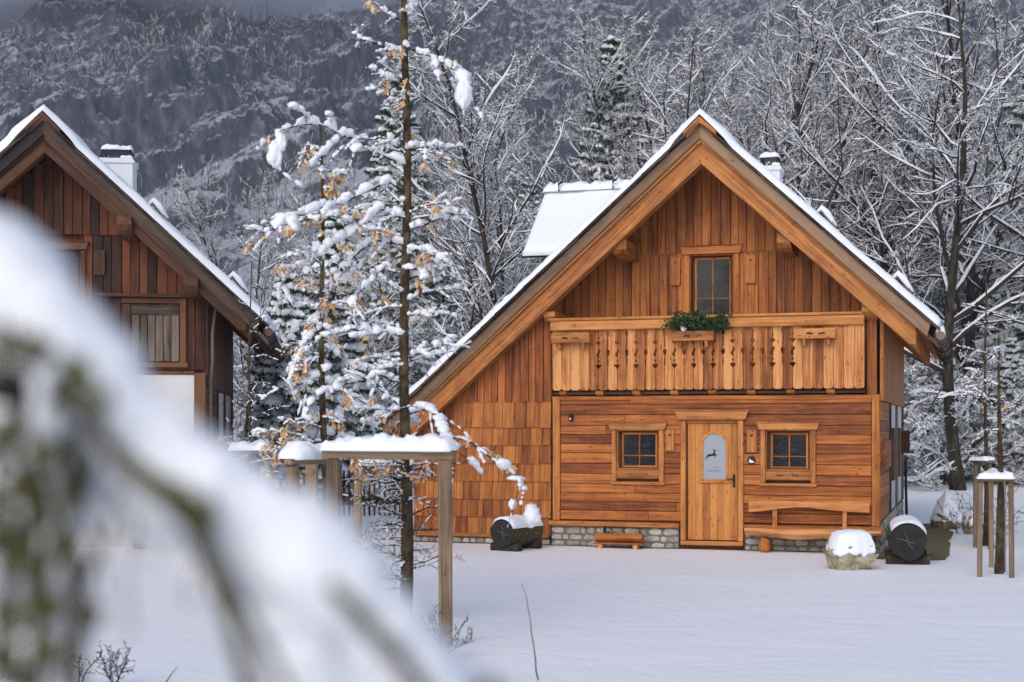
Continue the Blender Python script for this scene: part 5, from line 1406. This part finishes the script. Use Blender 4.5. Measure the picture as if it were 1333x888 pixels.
# hanging tangle at the left edge
for k_, (pts, w, s_) in enumerate([
    ([(-40, 520), (30, 560), (70, 640), (75, 760), (60, 900)], 26, 1), ([(-30, 600), (10, 700), (20, 800), (10, 920)], 24, 1),
    ([(50, 500), (95, 560), (120, 600), (120, 640)], 16, 1), ([(80, 560), (100, 640), (85, 720), (75, 790)], 16, 1), ([(-20, 760), (40, 800), (50, 900)], 30, 1),
    ([(20, 440), (60, 500), (40, 600)], 26, 1), ([(100, 450), (150, 515), (195, 560), (225, 588)], 20, 1)]):
    Yv = 1.16 + .05 * (k_ % 3); lumpy(snow_, path(pts, Yv), w * PXM, 12, .55, 20 + k_)
for k_, (pts, w) in enumerate([
    ([(-10, 500), (25, 512), (48, 530)], 20),     ([(-30, 500), (40, 520), (60, 600), (35, 700), (50, 820), (40, 930)], 11), ([(40, 500), (90, 560), (100, 640), (85, 720), (110, 800), (95, 930)], 8),
    ([(-20, 640), (15, 690), (0, 790), (20, 900)], 12), ([(130, 590), (95, 660), (60, 740), (45, 830)], 8), ([(155, 640), (140, 700), (105, 770), (80, 900)], 5), ([(-10, 560), (30, 620), (60, 690)], 10),
    ([(180, 660), (165, 740), (170, 830)], 2.5)]):
    lumpy(wood_, path(pts, 1.07 + .03 * (k_ % 3)), w * 1.0 * PXM, 8, .5, 40 + k_)
for k_ in range(46):      # thin hanging twigs with their own small loads of snow
    x0_ = Rf.uniform(-20, 150) if k_ < 30 else Rf.uniform(230, 520); y0_ = (Rf.uniform(430, 640) if k_ < 30 else 560 + (x0_ - 200) * .85 + Rf.uniform(0, 80)); ln_ = Rf.uniform(90, 230) if k_ < 30 else Rf.uniform(50, 120)
    dx_ = Rf.uniform(-50, 40); p_ = [(x0_, y0_), (x0_ + dx_ * .3, y0_ + ln_ * .35), (x0_ + dx_ * .6 + Rf.uniform(-15, 15), y0_ + ln_ * .7), (x0_ + dx_, y0_ + ln_)]
    Yt = Rf.uniform(1.02, 1.38); Pt = path(p_, Yt, 12); lumpy(wood_, Pt, Rf.uniform(2., 5.) * PXM, 6, .5, 100 + k_)
    if Rf.rand() < .55: lumpy(snow_, Pt[2:9] + np.array([.004, 0, .006]), np.array([3, 12, 9, 15, 4]) * Rf.uniform(.6, 1.1) * PXM, 8, .5, 200 + k_)
for px, py, r in ((10, 445, 16), (50, 455, 14), (100, 478, 12), (130, 520, 10), (15, 560, 22), (60, 590, 16), (230, 650, 12), (20, 640, 16), (70, 790, 14), (120, 800, 8), (-5, 700, 20), (40, 730, 16), (25, 800, 24), (60, 850, 16), (95, 500, 12), (265, 668, 18), (640, 905, 14), (0, 860, 20), (90, 715, 10)):
    q = np.array(at(px, py, 1.03)) - o0
    n = 150; C = q + Rf.normal(0, r * PXM * .5, (n, 3)); leaves(moss_, C, n, .008, .002, .1, .5)
wood_.build('limbs', BARK_LIMB, FB, smooth=True); snow_.build('snow', SNOW, FB, smooth=True)
mat, nt, b = newmat('moss'); N = NT(nt); N.link(N.ramp(N.attr('rnd').outputs['Fac'], [(0, (.04, .035, .015)), (.5, (.11, .11, .03)), (1, (.22, .22, .09))]), b.inputs['Base Color']); b.inputs['Roughness'].default_value = .9
moss_.build('moss', mat, FB)

# ================================================================== AIR
def hazebox():
    m = MB(); x0, x1, y0, y1, z0, z1 = -1150, 1150, -90, 1110, -25, 640
    V = [(x, y, z) for x in (x0, x1) for y in (y0, y1) for z in (z0, z1)]
    m.add(V, [[0, 1, 3, 2], [4, 6, 7, 5], [0, 4, 5, 1], [2, 3, 7, 6], [0, 2, 6, 4], [1, 5, 7, 3]])
    mt = bpy.data.materials.new('haze_air'); mt.use_nodes = True; nt = mt.node_tree; nt.nodes.clear()
    out = nt.nodes.new('ShaderNodeOutputMaterial'); v = nt.nodes.new('ShaderNodeVolumePrincipled'); v.inputs['Density'].default_value = HAZE; v.inputs['Color'].default_value = (.80, .86, 1, 1)
    nt.links.new(v.outputs[0], out.inputs['Volume']); o = m.build('haze', mt); tag(o, kind='stuff'); return o
HAZE = .00026
def cloud(c, r3, seed, dens):
    m = MB(); blob(m, (0, 0, 0), r3, seed, .30, 1.5, 26); mt = bpy.data.materials.new('cloud_mist'); mt.use_nodes = True; nt = mt.node_tree; nt.nodes.clear()
    out = nt.nodes.new('ShaderNodeOutputMaterial'); v = nt.nodes.new('ShaderNodeVolumePrincipled'); v.inputs['Density'].default_value = dens; v.inputs['Color'].default_value = (.85, .88, 1, 1)
    nt.links.new(v.outputs[0], out.inputs['Volume']); o = m.build('low_cloud', mt); o.location = c; tag(o, kind='stuff')
cloud((-175, 462, 147), (120, 50, 19), 3, .045)
cloud((-95, 468, 153), (85, 44, 13), 5, .025)
hazebox()

# ================================================================== LIGHT, CAMERA
w = bpy.data.worlds.new('World'); scene.world = w; w.use_nodes = True; nt = w.node_tree
bg = nt.nodes['Background']; sky = nt.nodes.new('ShaderNodeTexSky'); sky.sky_type = 'NISHITA'; sky.sun_disc = False
SUN_EL, SUN_AZ = 37, 203      # azimuth clockwise from +Y: behind the camera, a little to the left
sky.sun_elevation = math.radians(SUN_EL); sky.sun_rotation = math.radians(SUN_AZ); sky.air_density = 1.0; sky.dust_density = 2.1; sky.ozone_density = 1.2
nt.links.new(sky.outputs[0], bg.inputs[0]); bg.inputs[1].default_value = .125
sl_ = bpy.data.lights.new('sun', 'SUN'); sl_.energy = .6; sl_.angle = math.radians(50); sl_.color = (1, .96, .93)
so = bpy.data.objects.new('sun', sl_); COL.objects.link(so)
az, el = math.radians(SUN_AZ), math.radians(SUN_EL)
sd = Vector((math.sin(az) * math.cos(el), math.cos(az) * math.cos(el), math.sin(el)))
so.rotation_euler = sd.to_track_quat('Z', 'Y').to_euler()
cam = bpy.data.cameras.new('camera'); co_ = bpy.data.objects.new('camera', cam); COL.objects.link(co_); scene.camera = co_
co_.location = (0, 0, CAMZ); co_.rotation_euler = (PI / 2, 0, 0)
cam.sensor_width = 36; cam.lens = FPX / 1333 * 36; cam.shift_y = (HOR - 444) / 1333; cam.clip_end = 4000; cam.clip_start = .05
cam.dof.use_dof = True; cam.dof.focus_distance = 25; cam.dof.aperture_fstop = 2.0
scene.render.engine = 'CYCLES'
scene.view_settings.view_transform = 'Standard'; scene.view_settings.look = 'None'; scene.view_settings.exposure = 0.47; scene.view_settings.gamma = 1
scene.cycles.use_denoising = True; scene.cycles.denoising_prefilter = 'NONE'; scene.cycles.max_bounces = 6; scene.cycles.diffuse_bounces = 3; scene.cycles.volume_bounces = 2; scene.cycles.glossy_bounces = 2
scene.cycles.use_adaptive_sampling = True; scene.cycles.adaptive_threshold = .02
